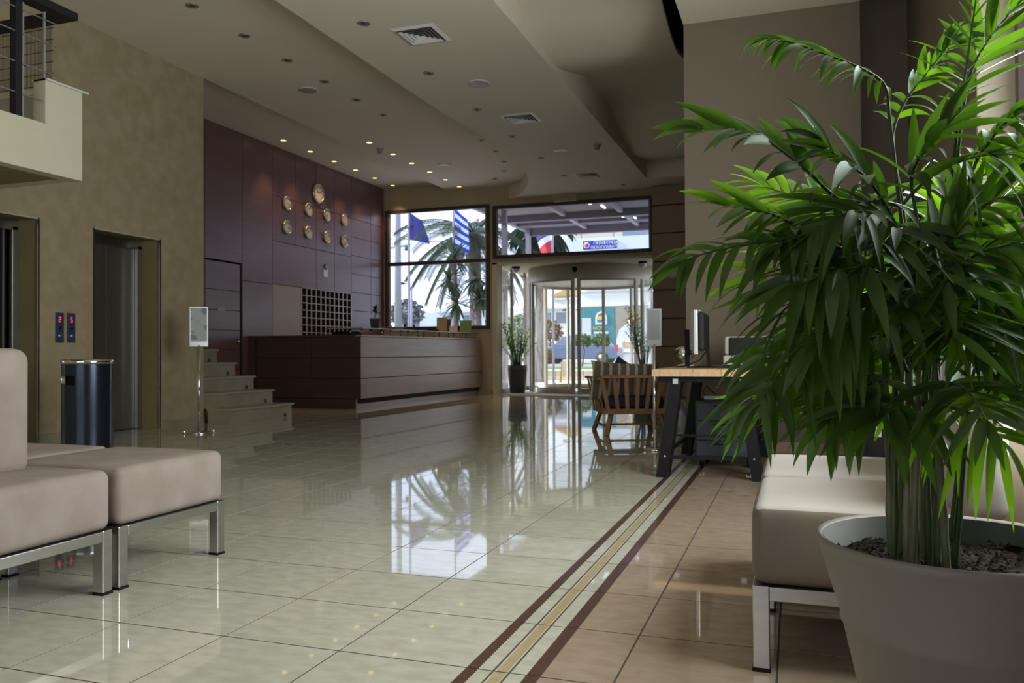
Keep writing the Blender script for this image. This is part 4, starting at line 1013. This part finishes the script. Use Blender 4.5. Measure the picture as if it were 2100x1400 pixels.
for pts, n, L, wd, st_, dr_, m_ in FR:
    n = n+2; wd = wd*.86
    P = catmull([V(p)-PC for p in pts], 5); N_ = len(P)-1
    fr = MB().tube(P, [.0042*(1-.75*i/N_) for i in range(N_+1)], 6).build('frond', 'cane_green', hp)
    restl = MB()
    for i in range(n*2+1):
        t = st_+(1-st_)*(i/(n*2))**.92
        k = min(N_-1, int(t*N_)); f = t*N_-k; b = P[k]*(1-f)+P[k+1]*f; d = (P[k+1]-P[k]).normalized()
        view = (b+PC-V((0,0,.88))).normalized()
        up_ = (V((0,0,1))*.75-view*.5)
        side = d.cross(up_).normalized(); s_ = 1 if i % 2 else -1
        last = i >= n*2-1
        u = (t-st_)/(1-st_)
        ang = 0.35 if last else (1.05-.45*u)
        dirv = side*s_*math.sin(ang)*1.0+d*math.cos(ang)+V((random.uniform(-.2,.2), random.uniform(-.2,.2), random.uniform(-.1,.22)))
        if i == n*2: dirv = d
        LL = L*(.72+.5*math.sin(PI*min(1, u*.85+.12)))*random.uniform(.85,1.12)
        mb = MB(); blade(mb, (0,0,0), dirv, LL, wd*random.uniform(.7,1.05), dr_*random.uniform(.3,1.0), .28, 8, up=up_, twist=random.uniform(-.9,.9))
        if nleaf < 300:
            mb.build('leaflet', m_, fr, loc=b); nleaf += 1
        else: restl.add([V(v_)+b for v_ in mb.v], mb.f, True)
    if restl.v: restl.build('leaflet_mass', m_, fr, kind='stuff')
# --FR1

# ================================================================== OTHER PLANTS
def bushy(label, loc, ph, r0, r1, H, nf, seed, spread=.35, mname='leaf_far', potm='pot_dark', leafL=.16, ppp=12, lean=(0,0)):
    random.seed(seed)
    t = thing('potted_palm', label, 'plant', loc)
    MB().lathe([(.001,0),(r0,0),(r1*.97,ph*.82),(r1,ph*.83),(r1,ph),(r1*.9,ph),(r1*.88,ph*.94)], 32).build('pot', potm, t)
    MB().lathe([(r1*.9,ph*.94),(.001,ph*.95)], 24).build('soil', 'soil', t)
    for k in range(nf):
        a = random.uniform(0, 2*PI); h = random.uniform(.45, 1)*H; sp = spread*random.uniform(.3, 1)
        b = V((math.cos(a)*r1*.3, math.sin(a)*r1*.3, ph*.9)); m_ = b+V((math.cos(a)*sp*.3+lean[0]*h, math.sin(a)*sp*.3+lean[1]*h, h*.6)); e = b+V((math.cos(a)*sp+lean[0]*h, math.sin(a)*sp+lean[1]*h, h*random.uniform(.72, 1)))
        pts = [b*(1-t_)**2+m_*2*t_*(1-t_)+e*t_*t_ for t_ in [i/8 for i in range(9)]]
        mb = MB(); mb.cur = 1; mb.tube(pts, [.006]*5+[.004]*4, 5); mb.cur = 0
        for q in range(ppp):
            tt = .35+.65*q/(ppp-1); i_ = min(7, int(tt*8)); f_ = tt*8-i_; p = pts[i_]*(1-f_)+pts[min(8,i_+1)]*f_; d = (pts[min(8,i_+1)]-pts[i_]).normalized()
            side = d.cross(V((0,0,1))); side = side.normalized() if side.length > .05 else V((math.sin(a), -math.cos(a), 0))
            s_ = 1 if q % 2 else -1
            blade(mb, p, side*s_*.8+d*.6+V((0,0,.25)), leafL*(1-.45*tt)*random.uniform(.8,1.2), .032, .9, .2, 4)
        mb.build('frond', [mname, 'cane_green'], t)
    return t
bushy('green palm in a tall grey pot left of the curved entrance door', (-5.68, 16.80, 0), .60, .16, .215, 1.15, 34, 3, .42, leafL=.26)
bushy('tall green palm in a dark pot right of the entrance door', (-2.95, 16.80, 0), .60, .16, .215, 1.5, 30, 5, .36, leafL=.26)
bushy('pale green palm in a dark pot by the far end of the side window', (.60, 6.2, 0), .42, .15, .19, 1.9, 16, 7, .30, 'leaf_young_backlit', leafL=.2)
o = bx('pot_label', 'white', .50, .54, 5.995, 5.999, .30, .37, None); tag(o, 'small white label on the dark pot behind the seats', 'label')

# ================================================================== OUTDOORS
gnd = struct(bx('ground_terrace', 'pave', -60, 40, 16.5, 27.9, -.4, -.16)); gnd2 = struct(bx('ground_street', 'road', -120, 90, 33.0, 160, -.4, .28))
lw = thing('garden_wall', 'low beige garden wall retaining the lawn outside', 'wall', (0,0,0))
for k in range(26): bx('block', 'beige_wall', -24+k*1.0+.01, -23+k*1.0-.01, 27.9, 28.15, -.2, .22, lw, .01)
bx('coping', 'white_wall', -24, 2, 27.86, 28.2, .22, .27, lw)
lawn = struct(bx('ground_lawn', 'lawn', -24, 2, 28.2, 33.0, -.3, .29))
stp = bx('ground_pavement', 'white_wall', -24, 2, 25.5, 27.86, -.16, -.12); struct(stp)
# canopy
cp = thing('canopy', 'mauve grey entrance canopy on beams and posts outside', 'canopy', (0,0,0))
ZC = 4.25
bx('roof', 'canopy', -6.95, 1.5, 16.6, 21.45, ZC, ZC+.14, cp)
for y, h in ((17.5,.08),(19.1,.16),(20.3,.08),(21.25,.20)): bx('cross_beam', 'canopy_beam', -6.95, 1.5, y, y+.14, ZC-h, ZC, cp)
for x in (-6.95, -5.3, -3.9, -2.5, -1.1): MB().box(x, x+.10, 16.7, 21.3, ZC-.09, ZC).build('rafter', 'post_mauve', cp)
for k, (x, y) in enumerate(((-4.35,17.6),(-4.15,18.2),(-4.0,19.6),(-3.75,20.1))): bx('tube_light', 'tube_on', x, x+.05, y, y+.4, ZC-.06, ZC-.03, cp)
for x, y in ((-6.85,21.25),(-6.49,18.3)): bx('post', 'post_mauve', x-.06, x+.06, y-.06, y+.06, -.16, ZC, cp)
# annex with parapet, rails, sign, billboard
an = thing('annex_building', 'white flat roofed building across the street with rooftop railing', 'building', (0,0,0))
bx('facade', 'white_wall', -12.0, 12, 46.4, 56, .28, 5.6, an)
for z in (3.5, 4.35, 5.1): bx('ledge', 'cool_wall', -12.0, 12, 46.3, 46.4, z, z+.05, an)
bx('parapet', 'cool_wall', -13.43, 12, 46.0, 46.4, 5.6, 7.45, an)
bx('upper_storey', 'beige_wall', -13.6, -10.1, 50.5, 56, 7.45, 9.6, an); bx('upper_storey', 'far_window', -10.1, 12, 50.5, 56, 7.45, 9.6, an)
for z in (7.75, 8.1, 8.45): MB().tube([(-13.6,46.2,z),(12,46.2,z)], .045, 6).build('rail', 'pole_grey', an)
for k in range(14): bx('rail_post', 'pole_grey', -13.6+k*1.9, -13.52+k*1.9, 46.16, 46.24, 7.45, 8.45, an)
def txt(s_, size, loc, rot, m_, parent, name='lettering', align='LEFT', ext=.004, sx_=1):
    c = bpy.data.curves.new(name, 'FONT'); c.body = s_; c.size = size; c.extrude = ext; c.align_x = align
    t_ = bpy.data.objects.new(name, c); col.objects.link(t_)
    me = bpy.data.meshes.new_from_object(t_.evaluated_get(bpy.context.evaluated_depsgraph_get())); bpy.data.objects.remove(t_)
    me.materials.clear(); me.materials.append(MATS[m_])
    o = bpy.data.objects.new(name, me); col.objects.link(o); o.location = loc; o.rotation_euler = rot; o.scale.x = sx_
    if parent: o.parent = parent
    return o
sg = thing('banner_sign', 'blue and white banner with round red logo on the annex parapet', 'sign', (-11.5, 45.94, 6.5))
bx('board', 'flag_white', 0, 2.0, .0, .05, 0, .76, sg); bx('blue_field', 'blue', 0, 2.0, -.01, 0, .26, .76, sg)
MB().lathe([(.001,-.03),(.13,-.03),(.13,-.01)], 20, (.22,0,.51), 'y').build('logo_disc', 'red', sg); MB().lathe([(.13,-.028),(.17,-.028),(.17,-.01)], 20, (.22,0,.51), 'y').build('logo_ring', 'flag_white', sg)
txt('ΠΕΡΙΦΕΡΕΙΑ', .24, (.62, -.02, .53), (PI/2,0,0), 'flag_white', sg, ext=.005); txt('ΠΕΛΟΠΟΝΝΗΣΟΥ', .22, (.46, -.02, .30), (PI/2,0,0), 'flag_white', sg, ext=.005)
txt('ΕΝΟΤΗΤΑ ΑΡΓΟΛΙΔΑΣ', .17, (.12, -.02, .06), (PI/2,0,0), 'blue', sg, ext=.005)
bb = thing('billboard', 'teal shop billboard with yellow arched logo and a man in white', 'billboard', (-11.75, 46.28, .85))
bx('board', 'teal', 0, 2.0, 0, .06, 0, 2.6, bb); bx('pale_tower', 'cool_wall', .08, .62, -.02, 0, 0, 2.0, bb); 
mb = MB().prism([(.88,1.62),(1.56,1.62),(1.56,2.05),(1.45,2.28),(1.22,2.38),(.99,2.28),(.88,2.05)], -.03, 0, 'y'); mb.build('logo_arch', 'flag_white', bb)
MB().prism([(.98,1.72),(1.46,1.72),(1.46,2.02),(1.38,2.2),(1.22,2.28),(1.06,2.2),(.98,2.02)], -.04, -.03, 'y').build('logo_arch', 'teal', bb)
bx('logo_bar', 'yellow', 1.0, 1.44, -.05, -.04, 1.88, 2.08, bb)
txt('NOV', .30, (.72, -.02, 1.30), (PI/2,0,0), 'yellow', bb, ext=.005)
for z, a in ((1.08,.78),(.72,.9),(.5,.95),(.3,.95)): bx('text_line', 'flag_white', a, a+.85, -.02, 0, z, z+.11, bb)
ph_ = thing('poster', 'large poster of a man in a white shirt beside the teal billboard', 'poster', (-9.70, 46.28, .85))
bx('board', 'grey_panel', 0, 1.6, 0, .06, 0, 2.6, ph_)
MB().prism([(.05,0),(1.55,0),(1.55,.9),(1.3,1.3),(1.0,1.55),(.6,1.6),(.22,1.3),(.05,.7)], -.02, 0, 'y').build('shirt', 'flag_white', ph_)
MB().lathe([(.001,-.03),(.33,-.03),(.33,-.01)], 18, (1.05,0,1.7), 'y').build('face', 'skin', ph_); MB().prism([(.6,1.9),(.75,2.35),(1.15,2.5),(1.5,2.2),(1.4,2.0),(1.0,1.98)], -.04, -.02, 'y').build('hat', 'hair', ph_)
bx('hands', 'skin', .4, 1.2, -.03, -.02, .25, .6, ph_)
# white houses
def house(lab, x0, x1, y, z1, m_='white_wall', floors=2, roof=None, n=3, depth=8):
    t = thing('house', lab, 'building', (0,0,0)); bx('wall', m_, x0, x1, y, y+depth, .2, z1, t)
    H = (z1-.3)/floors
    for f_ in range(floors):
        bx('ledge', 'cool_wall', x0-.1, x1+.1, y-.5, y, .3+H*(f_+1)-.35, .3+H*(f_+1)-.2, t)
        for k in range(n):
            xc = x0+(x1-x0)*(k+.5)/n; q = bx('window', 'white_wall', xc-.55, xc+.55, y-.05, y+.01, .9+H*f_, .9+H*f_+H*.48, t); bx('pane', 'far_window', xc-.45, xc+.45, y-.07, y-.05, 1.0+H*f_, .8+H*f_+H*.48, q)
    if roof: MB().prism([(x0-.3,z1),(x1+.3,z1),((x0+x1)/2,z1+roof)], y-.4, y+depth, 'y').build('roof', 'roof_tile', t)
    return t
house('white two storey house with small tiled roof across the street', -20.5, -16.6, 62, 4.6, n=3, floors=2)
house('taller white house behind with ochre tiled roof', -20.9, -17.4, 72.5, 6.0, roof=.9, n=2)
house('low white house left of the tiled one seen through the side glass', -27, -21.5, 60, 4.4, n=3)
house('small far white house seen through the large left window', -42.3, -40.2, 84, 5.6, n=4, depth=6)
house('long low white house at the horizon', -39, -34, 86, 3.2, n=5, floors=1, depth=5)
# hill of distant trees
def blob(name, m_, c, rx, ry, rz_, parent=None, seed=1, n=10, disp=.25):
    random.seed(seed); mb = MB(); vs = []; fs = []; mm = n*2
    for i in range(n+1):
        th = PI*i/n
        for k in range(mm):
            a = 2*PI*k/mm; q = 1+random.uniform(-disp, disp); vs.append((rx*q*math.sin(th)*math.cos(a), ry*q*math.sin(th)*math.sin(a), rz_*q*math.cos(th)))
    for i in range(n):
        for k in range(mm): fs.append((i*mm+k, (i+1)*mm+k, (i+1)*mm+(k+1)%mm, i*mm+(k+1)%mm))
    mb.add(vs, fs, False); return mb.build(name, m_, parent, loc=c)
def tree(lab, x, y, h, r, m_, seed, z0=.28, group=None):
    t = thing('tree', lab, 'tree', (x, y, z0), 0, group); MB().tube([(0,0,0),(.1,0,h*.5),(0,0,h*.7)], [r*.10,r*.08,r*.05], 7).build('trunk', 'trunk', t)
    lm = MB(); random.seed(seed)
    for k in range(420):
        a = random.uniform(0, 2*PI); e = math.asin(random.uniform(-.8, 1)); q = r*random.uniform(.35, 1)**.5
        p = V((q*math.cos(a)*math.cos(e), q*math.sin(a)*math.cos(e), h-r*.7+q*.8*math.sin(e))); s_ = r*.16
        d = V((random.uniform(-1,1), random.uniform(-1,1), random.uniform(-1,1))).normalized(); u_ = d.cross(V((.3,.5,.8))).normalized(); v_ = d.cross(u_)
        lm.add([p+u_*s_, p+v_*s_*.7, p-u_*s_, p-v_*s_*.7], [(0,1,2,3)])
    lm.build('crown', m_, t, kind='stuff'); return t
tree('round dark tree beyond the car park at the left', -39.6, 80, 6.2, 1.9, 'haze_tree', 1)
for k, (x, y, h) in enumerate(((-52,96,5.5),(-46.5,98,5.2),(-41,99,5.0),(-35.5,97,4.8),(-30,96,5.0))):
    tree('hazy distant tree on the horizon, %s from the left' % ['first','second','third','fourth','fifth'][k], x, y, h, 2.3, 'haze_tree', k+3, group='hazy trees on the horizon')
tree('small green tree behind the lawn before the annex', -8.45, 33.5, 1.35, .40, 'hedge', 21); tree('second small green tree close beside the first', -7.7, 33.8, 1.35, .40, 'hedge', 22)
tree('bare reddish shrub before the white houses', -13.0, 44, 2.3, .8, 'redbush', 23)
tree('low red shrub at the lawn edge', -9.45, 31.5, .7, .35, 'redbush', 24)
tree('green bush outside the left side glazing', -8.9, 23.3, 2.9, .45, 'hedge', 25, -.16); tree('green bush behind the grey pot outside', -9.9, 29.5, 2.4, .7, 'hedge', 26, -.16)
# cars
def car(lab, x, y, L, m_, z0=.28):
    t = thing('car', lab, 'car', (x, y, z0)); hw_ = .85
    body = [(-L/2,.25),(-L/2,.62),(-L/2+.15,.75),(-L/2+.9,.88),(L/2-.5,.92),(L/2-.05,.80),(L/2,.5),(L/2-.02,.25)]
    MB().prism(body, -hw_, hw_, 'y').build('body', m_, t, .06)
    cab = [(-L/2+.85,.86),(-L/2+1.5,1.38),(-L/2+2.0,1.46),(L/2-1.1,1.44),(L/2-.45,.90)]
    MB().prism(cab, -hw_+.1, hw_-.1, 'y').build('cabin', m_, t, .05)
    win = [(-L/2+1.08,.92),(-L/2+1.58,1.32),(-L/2+2.0,1.38),(L/2-1.15,1.36),(L/2-.72,.94)]
    MB().prism(win, -hw_+.085, hw_-.085, 'y').build('window', 'far_window', t)
    for wx in (-L/2+.75, L/2-.75):
        for s_ in (-1, 1):
            q = MB().lathe([(.001,-.1),(.31,-.1),(.31,.1),(.001,.1)], 20, (wx, s_*(hw_-.08), .31), 'y').build('wheel', 'tyre', t); MB().lathe([(.001,-.105),(.19,-.105),(.19,.105),(.001,.105)], 14, (wx, s_*(hw_-.07), .31), 'y').build('hubcap', 'steel', q)
    bx('tail_lamp', 'red', L/2-.12, L/2+.01, -hw_-.01, -hw_+.2, .62, .95, t); bx('head_lamp', 'flag_white', -L/2-.01, -L/2+.15, -hw_-.01, -hw_+.2, .6, .72, t)
    return t
car('blue car parked across the street before the billboard', -10.5, 41, 4.3, 'car_blue'); car('pale car parked behind at the left of the blue one', -15.6, 50, 4.0, 'car_white')
for k, (x, y) in enumerate(((-35.6,72),(-32,74),(-28.6,72))): car('white car in the far car park, %s from the left' % ['first','second','third'][k], x, y, 4.2, 'car_white')
# poles and flags
def pole(name, lab, cat, x, y, r, h, m_, z0=-.16):
    t = thing(name, lab, cat, (x, y, z0)); MB().tube([(0,0,0),(0,0,h)], [r,r*.75], 12).build('shaft', m_, t); MB().lathe([(.001,.0),(r*1.8,0),(r*1.8,.1),(r,.12)], 12).build('foot', m_, t); return t
up_ = pole('utility_pole', 'thick grey utility pole at the left of the large window', 'pole', -16.27, 32, .16, 12, 'pole_grey')
MB().bar((-.5,0,5.6),(.6,0,5.7), .08,.08).build('cross_arm', 'pole_grey', up_); MB().lathe([(.001,-.1),(.12,-.08),(.1,.1),(.001,.12)], 8, (.45,0,5.55)).build('insulator', 'marks', up_)
fp1 = pole('flagpole', 'slim flagpole carrying the dark blue flag', 'flagpole', -11.80, 24, .045, 9, 'pole_grey')
fp2 = pole('flagpole', 'slim flagpole carrying the blue and white striped flag', 'flagpole', -9.97, 23.4, .04, 9, 'pole_grey')
fp3 = pole('flagpole', 'slim flagpole carrying the red white and blue flag', 'flagpole', -6.95, 24, .04, 9, 'pole_grey')
def flag(lab, x, y, z1, z0, wd, cols, seed=0, lean=0.35):
    t = thing('flag', lab, 'flag', (x, y, z1)); nU, nV = 16, 14
    def P(u, v):   # u along fly, v down
        return V((.04+u*wd*(1-.25*v)+lean*v*u*wd*.8, math.sin(u*7+v*2)*.09*u+.1*u, -v*(z1-z0)*(1-.1*u)-u*(z1-z0)*.28))
    ncol = len(cols)
    for c_, mm in enumerate(cols):
        mb = MB(); a, b = c_/ncol, (c_+1)/ncol; vs = []; K = 3
        for i in range(nU+1):
            for j in range(K+1): vs.append(P(i/nU, a+(b-a)*j/K))
        fs = [(i*(K+1)+j, (i+1)*(K+1)+j, (i+1)*(K+1)+j+1, i*(K+1)+j+1) for i in range(nU) for j in range(K)]
        mb.add(vs, fs, True); mb.build('cloth', mm, t)
    return t, P
flag('dark blue flag hanging limp on the left flagpole', -11.80, 24, 5.42, 4.55, .36, ['flag_blue'], lean=1.3)
gf, PG = flag('blue and white striped flag before the palm', -9.97, 23.4, 5.35, 4.15, .36, ['greek_blue','flag_white']*4+['greek_blue'], lean=.5)
uf, PU = flag('red white and blue flag beside the canopy post', -6.95, 24, 4.75, 3.6, -.62, ['flag_blue','flag_white','red','red','flag_white','flag_blue'], lean=-.3)
up2 = pole('utility_pole', 'far grey utility pole hidden behind the date palm', 'pole', -13.35, 34, .12, 7.0, 'pole_grey')
for k, z in enumerate((6.15, 5.80)):
    o = MB().tube([(-34,33.2,z+.3),(-25,32.5,z),(-16.27,32,z+.05),(-15,32.7,z-.05),(-13.35,34,z+.1)], .018, 5).build('overhead_wire', 'marks', None); tag(o, ['upper','lower'][k]+' overhead wire crossing the sky beyond the palm', 'wire', 'overhead wires')
sl_ = pole('street_lamp', 'street lamp on a slim grey pole in the far car park', 'street lamp', -20.5, 42, .07, 4.35, 'pole_grey', .28)
MB().bar((0,0,4.5),(-.55,0,4.55), .05,.05).build('arm', 'pole_grey', sl_); MB().lathe([(.001,-.08),(.14,-.05),(.2,.03),(.001,.1)], 10, (-.6,0,4.55)).build('lamp_head', 'marks', sl_)
fpw = pole('street_lamp', 'white double street lamp seen through the curved door', 'street lamp', -7.96, 30, .04, 2.7, 'flag_white')
for s_ in (-1, 1): MB().bar((0,0,2.6),(s_*.25,0,2.65), .04,.04).build('arm', 'flag_white', fpw); MB().lathe([(.001,-.04),(.1,-.03),(.12,.02),(.001,.05)], 10, (s_*.27,0,2.63)).build('lamp_head', 'marks', fpw)
sbd = thing('pavement_sign', 'brown folding pavement sign outside the curved door', 'sign', (-7.12, 26.2, -.12), .2)
for s_ in (-1, 1): MB().bar((-.22, s_*.2, 0), (-.16, 0, .72), .04, .03).build('leg', 'roof_tile', sbd); MB().bar((.22, s_*.2, 0), (.16, 0, .72), .04, .03).build('leg', 'roof_tile', sbd)
MB().bar((0, -.14, .2), (0, -.01, .70), .36, .015, V((0,-1,0))).build('board', 'beige_wall', sbd)
bx('kerb_column', 'brown_frame', -9.1, -8.90, 16.6, 17.1, -.16, 4.6, None).update_tag(); tag(bpy.data.objects['kerb_column'], 'brown outside wall pier at the left window edge', 'pier')
bpy.data.objects['kerb_column'].name = 'wall_pier'
# palms outside
def palm(lab, x, y, h, tr, nf, L, seed, z0=-.16, droop=1.3, wl=.5, spiky=False, name='palm_tree', up=.9, m_='palm_leaf', dens=46):
    random.seed(seed); t = thing(name, lab, 'tree', (x, y, z0)); MB().tube([(0,0,0),(.05,0,h*.5),(0,0,h)], [tr*1.15,tr,tr*1.1], 10).build('trunk', 'trunk', t)
    for k in range(nf):
        a = 2*PI*k/nf*2.618; e = up*(1-1.7*k/nf)+random.uniform(-.1,.1)
        d = V((math.cos(a)*math.cos(e), math.sin(a)*math.cos(e), math.sin(e))); mb = MB()
        if spiky:
            blade(mb, (0,0,h), d, L*random.uniform(.8,1.1), .06, droop*.3, .3, 4)
        else:
            p = V((0,0,h)); pts = [p.copy()]; cur = d.copy(); n = 12
            for i in range(n): cur = (cur+V((0,0,-1))*droop/n).normalized(); p = p+cur*L/n; pts.append(p.copy())
            mb.tube(pts, [.03*(1-i/14) for i in range(n+1)], 5)
            for q in range(dens):
                tt = .12+.88*q/dens; i_ = min(n-1, int(tt*n)); f_ = tt*n-i_; pp_ = pts[i_]*(1-f_)+pts[i_+1]*f_; dd_ = (pts[i_+1]-pts[i_]).normalized()
                sd_ = dd_.cross(V((0,0,1))); sd_ = sd_.normalized() if sd_.length > .05 else V((1,0,0))
                for s_ in (-1, 1): blade(mb, pp_, sd_*s_+dd_*.75+V((0,0,-.2)), wl*(1-.6*abs(tt-.4)), .035, .5, .2, 2)
        mb.build('frond', m_, t)
    return t
palm('large date palm filling the right of the left window', -10.17, 25.6, 5.05, .20, 34, 2.9, 5)
palm('second date palm seen through the transom window', -8.15, 26.5, 5.2, .18, 28, 1.4, 9, droop=2.0)
def yucca(lab, x, y, h, seed, heads):
    random.seed(seed); t = thing('yucca_tree', lab, 'tree', (x, y, -.16)); MB().tube([(0,0,0),(.06,0,h*.5),(0,0,h)], [.14,.11,.09], 9).build('trunk', 'trunk', t)
    for hx, hy, hz in heads:
        MB().tube([(0,0,hz-.6),(hx,hy,hz)], .05, 6).build('branch', 'trunk', t)
        for k in range(46):
            a = random.uniform(0,2*PI); e = random.uniform(-.9,1.2); mb = MB(); blade(mb, (hx,hy,hz), (math.cos(a)*math.cos(e), math.sin(a)*math.cos(e), math.sin(e)), random.uniform(.55,.9), .085, .3, .3, 3); mb.build('leaf', 'palm_leaf', t)
yucca('spiky yucca before the date palm at the left window', -9.55, 22.4, 3.7, 2, ((0,0,3.85),(-.15,0,3.2),(.1,0,2.5)))
yucca('shorter spiky yucca right of the first one', -8.75, 22.2, 3.2, 6, ((0,0,3.2),(.15,0,2.6)))
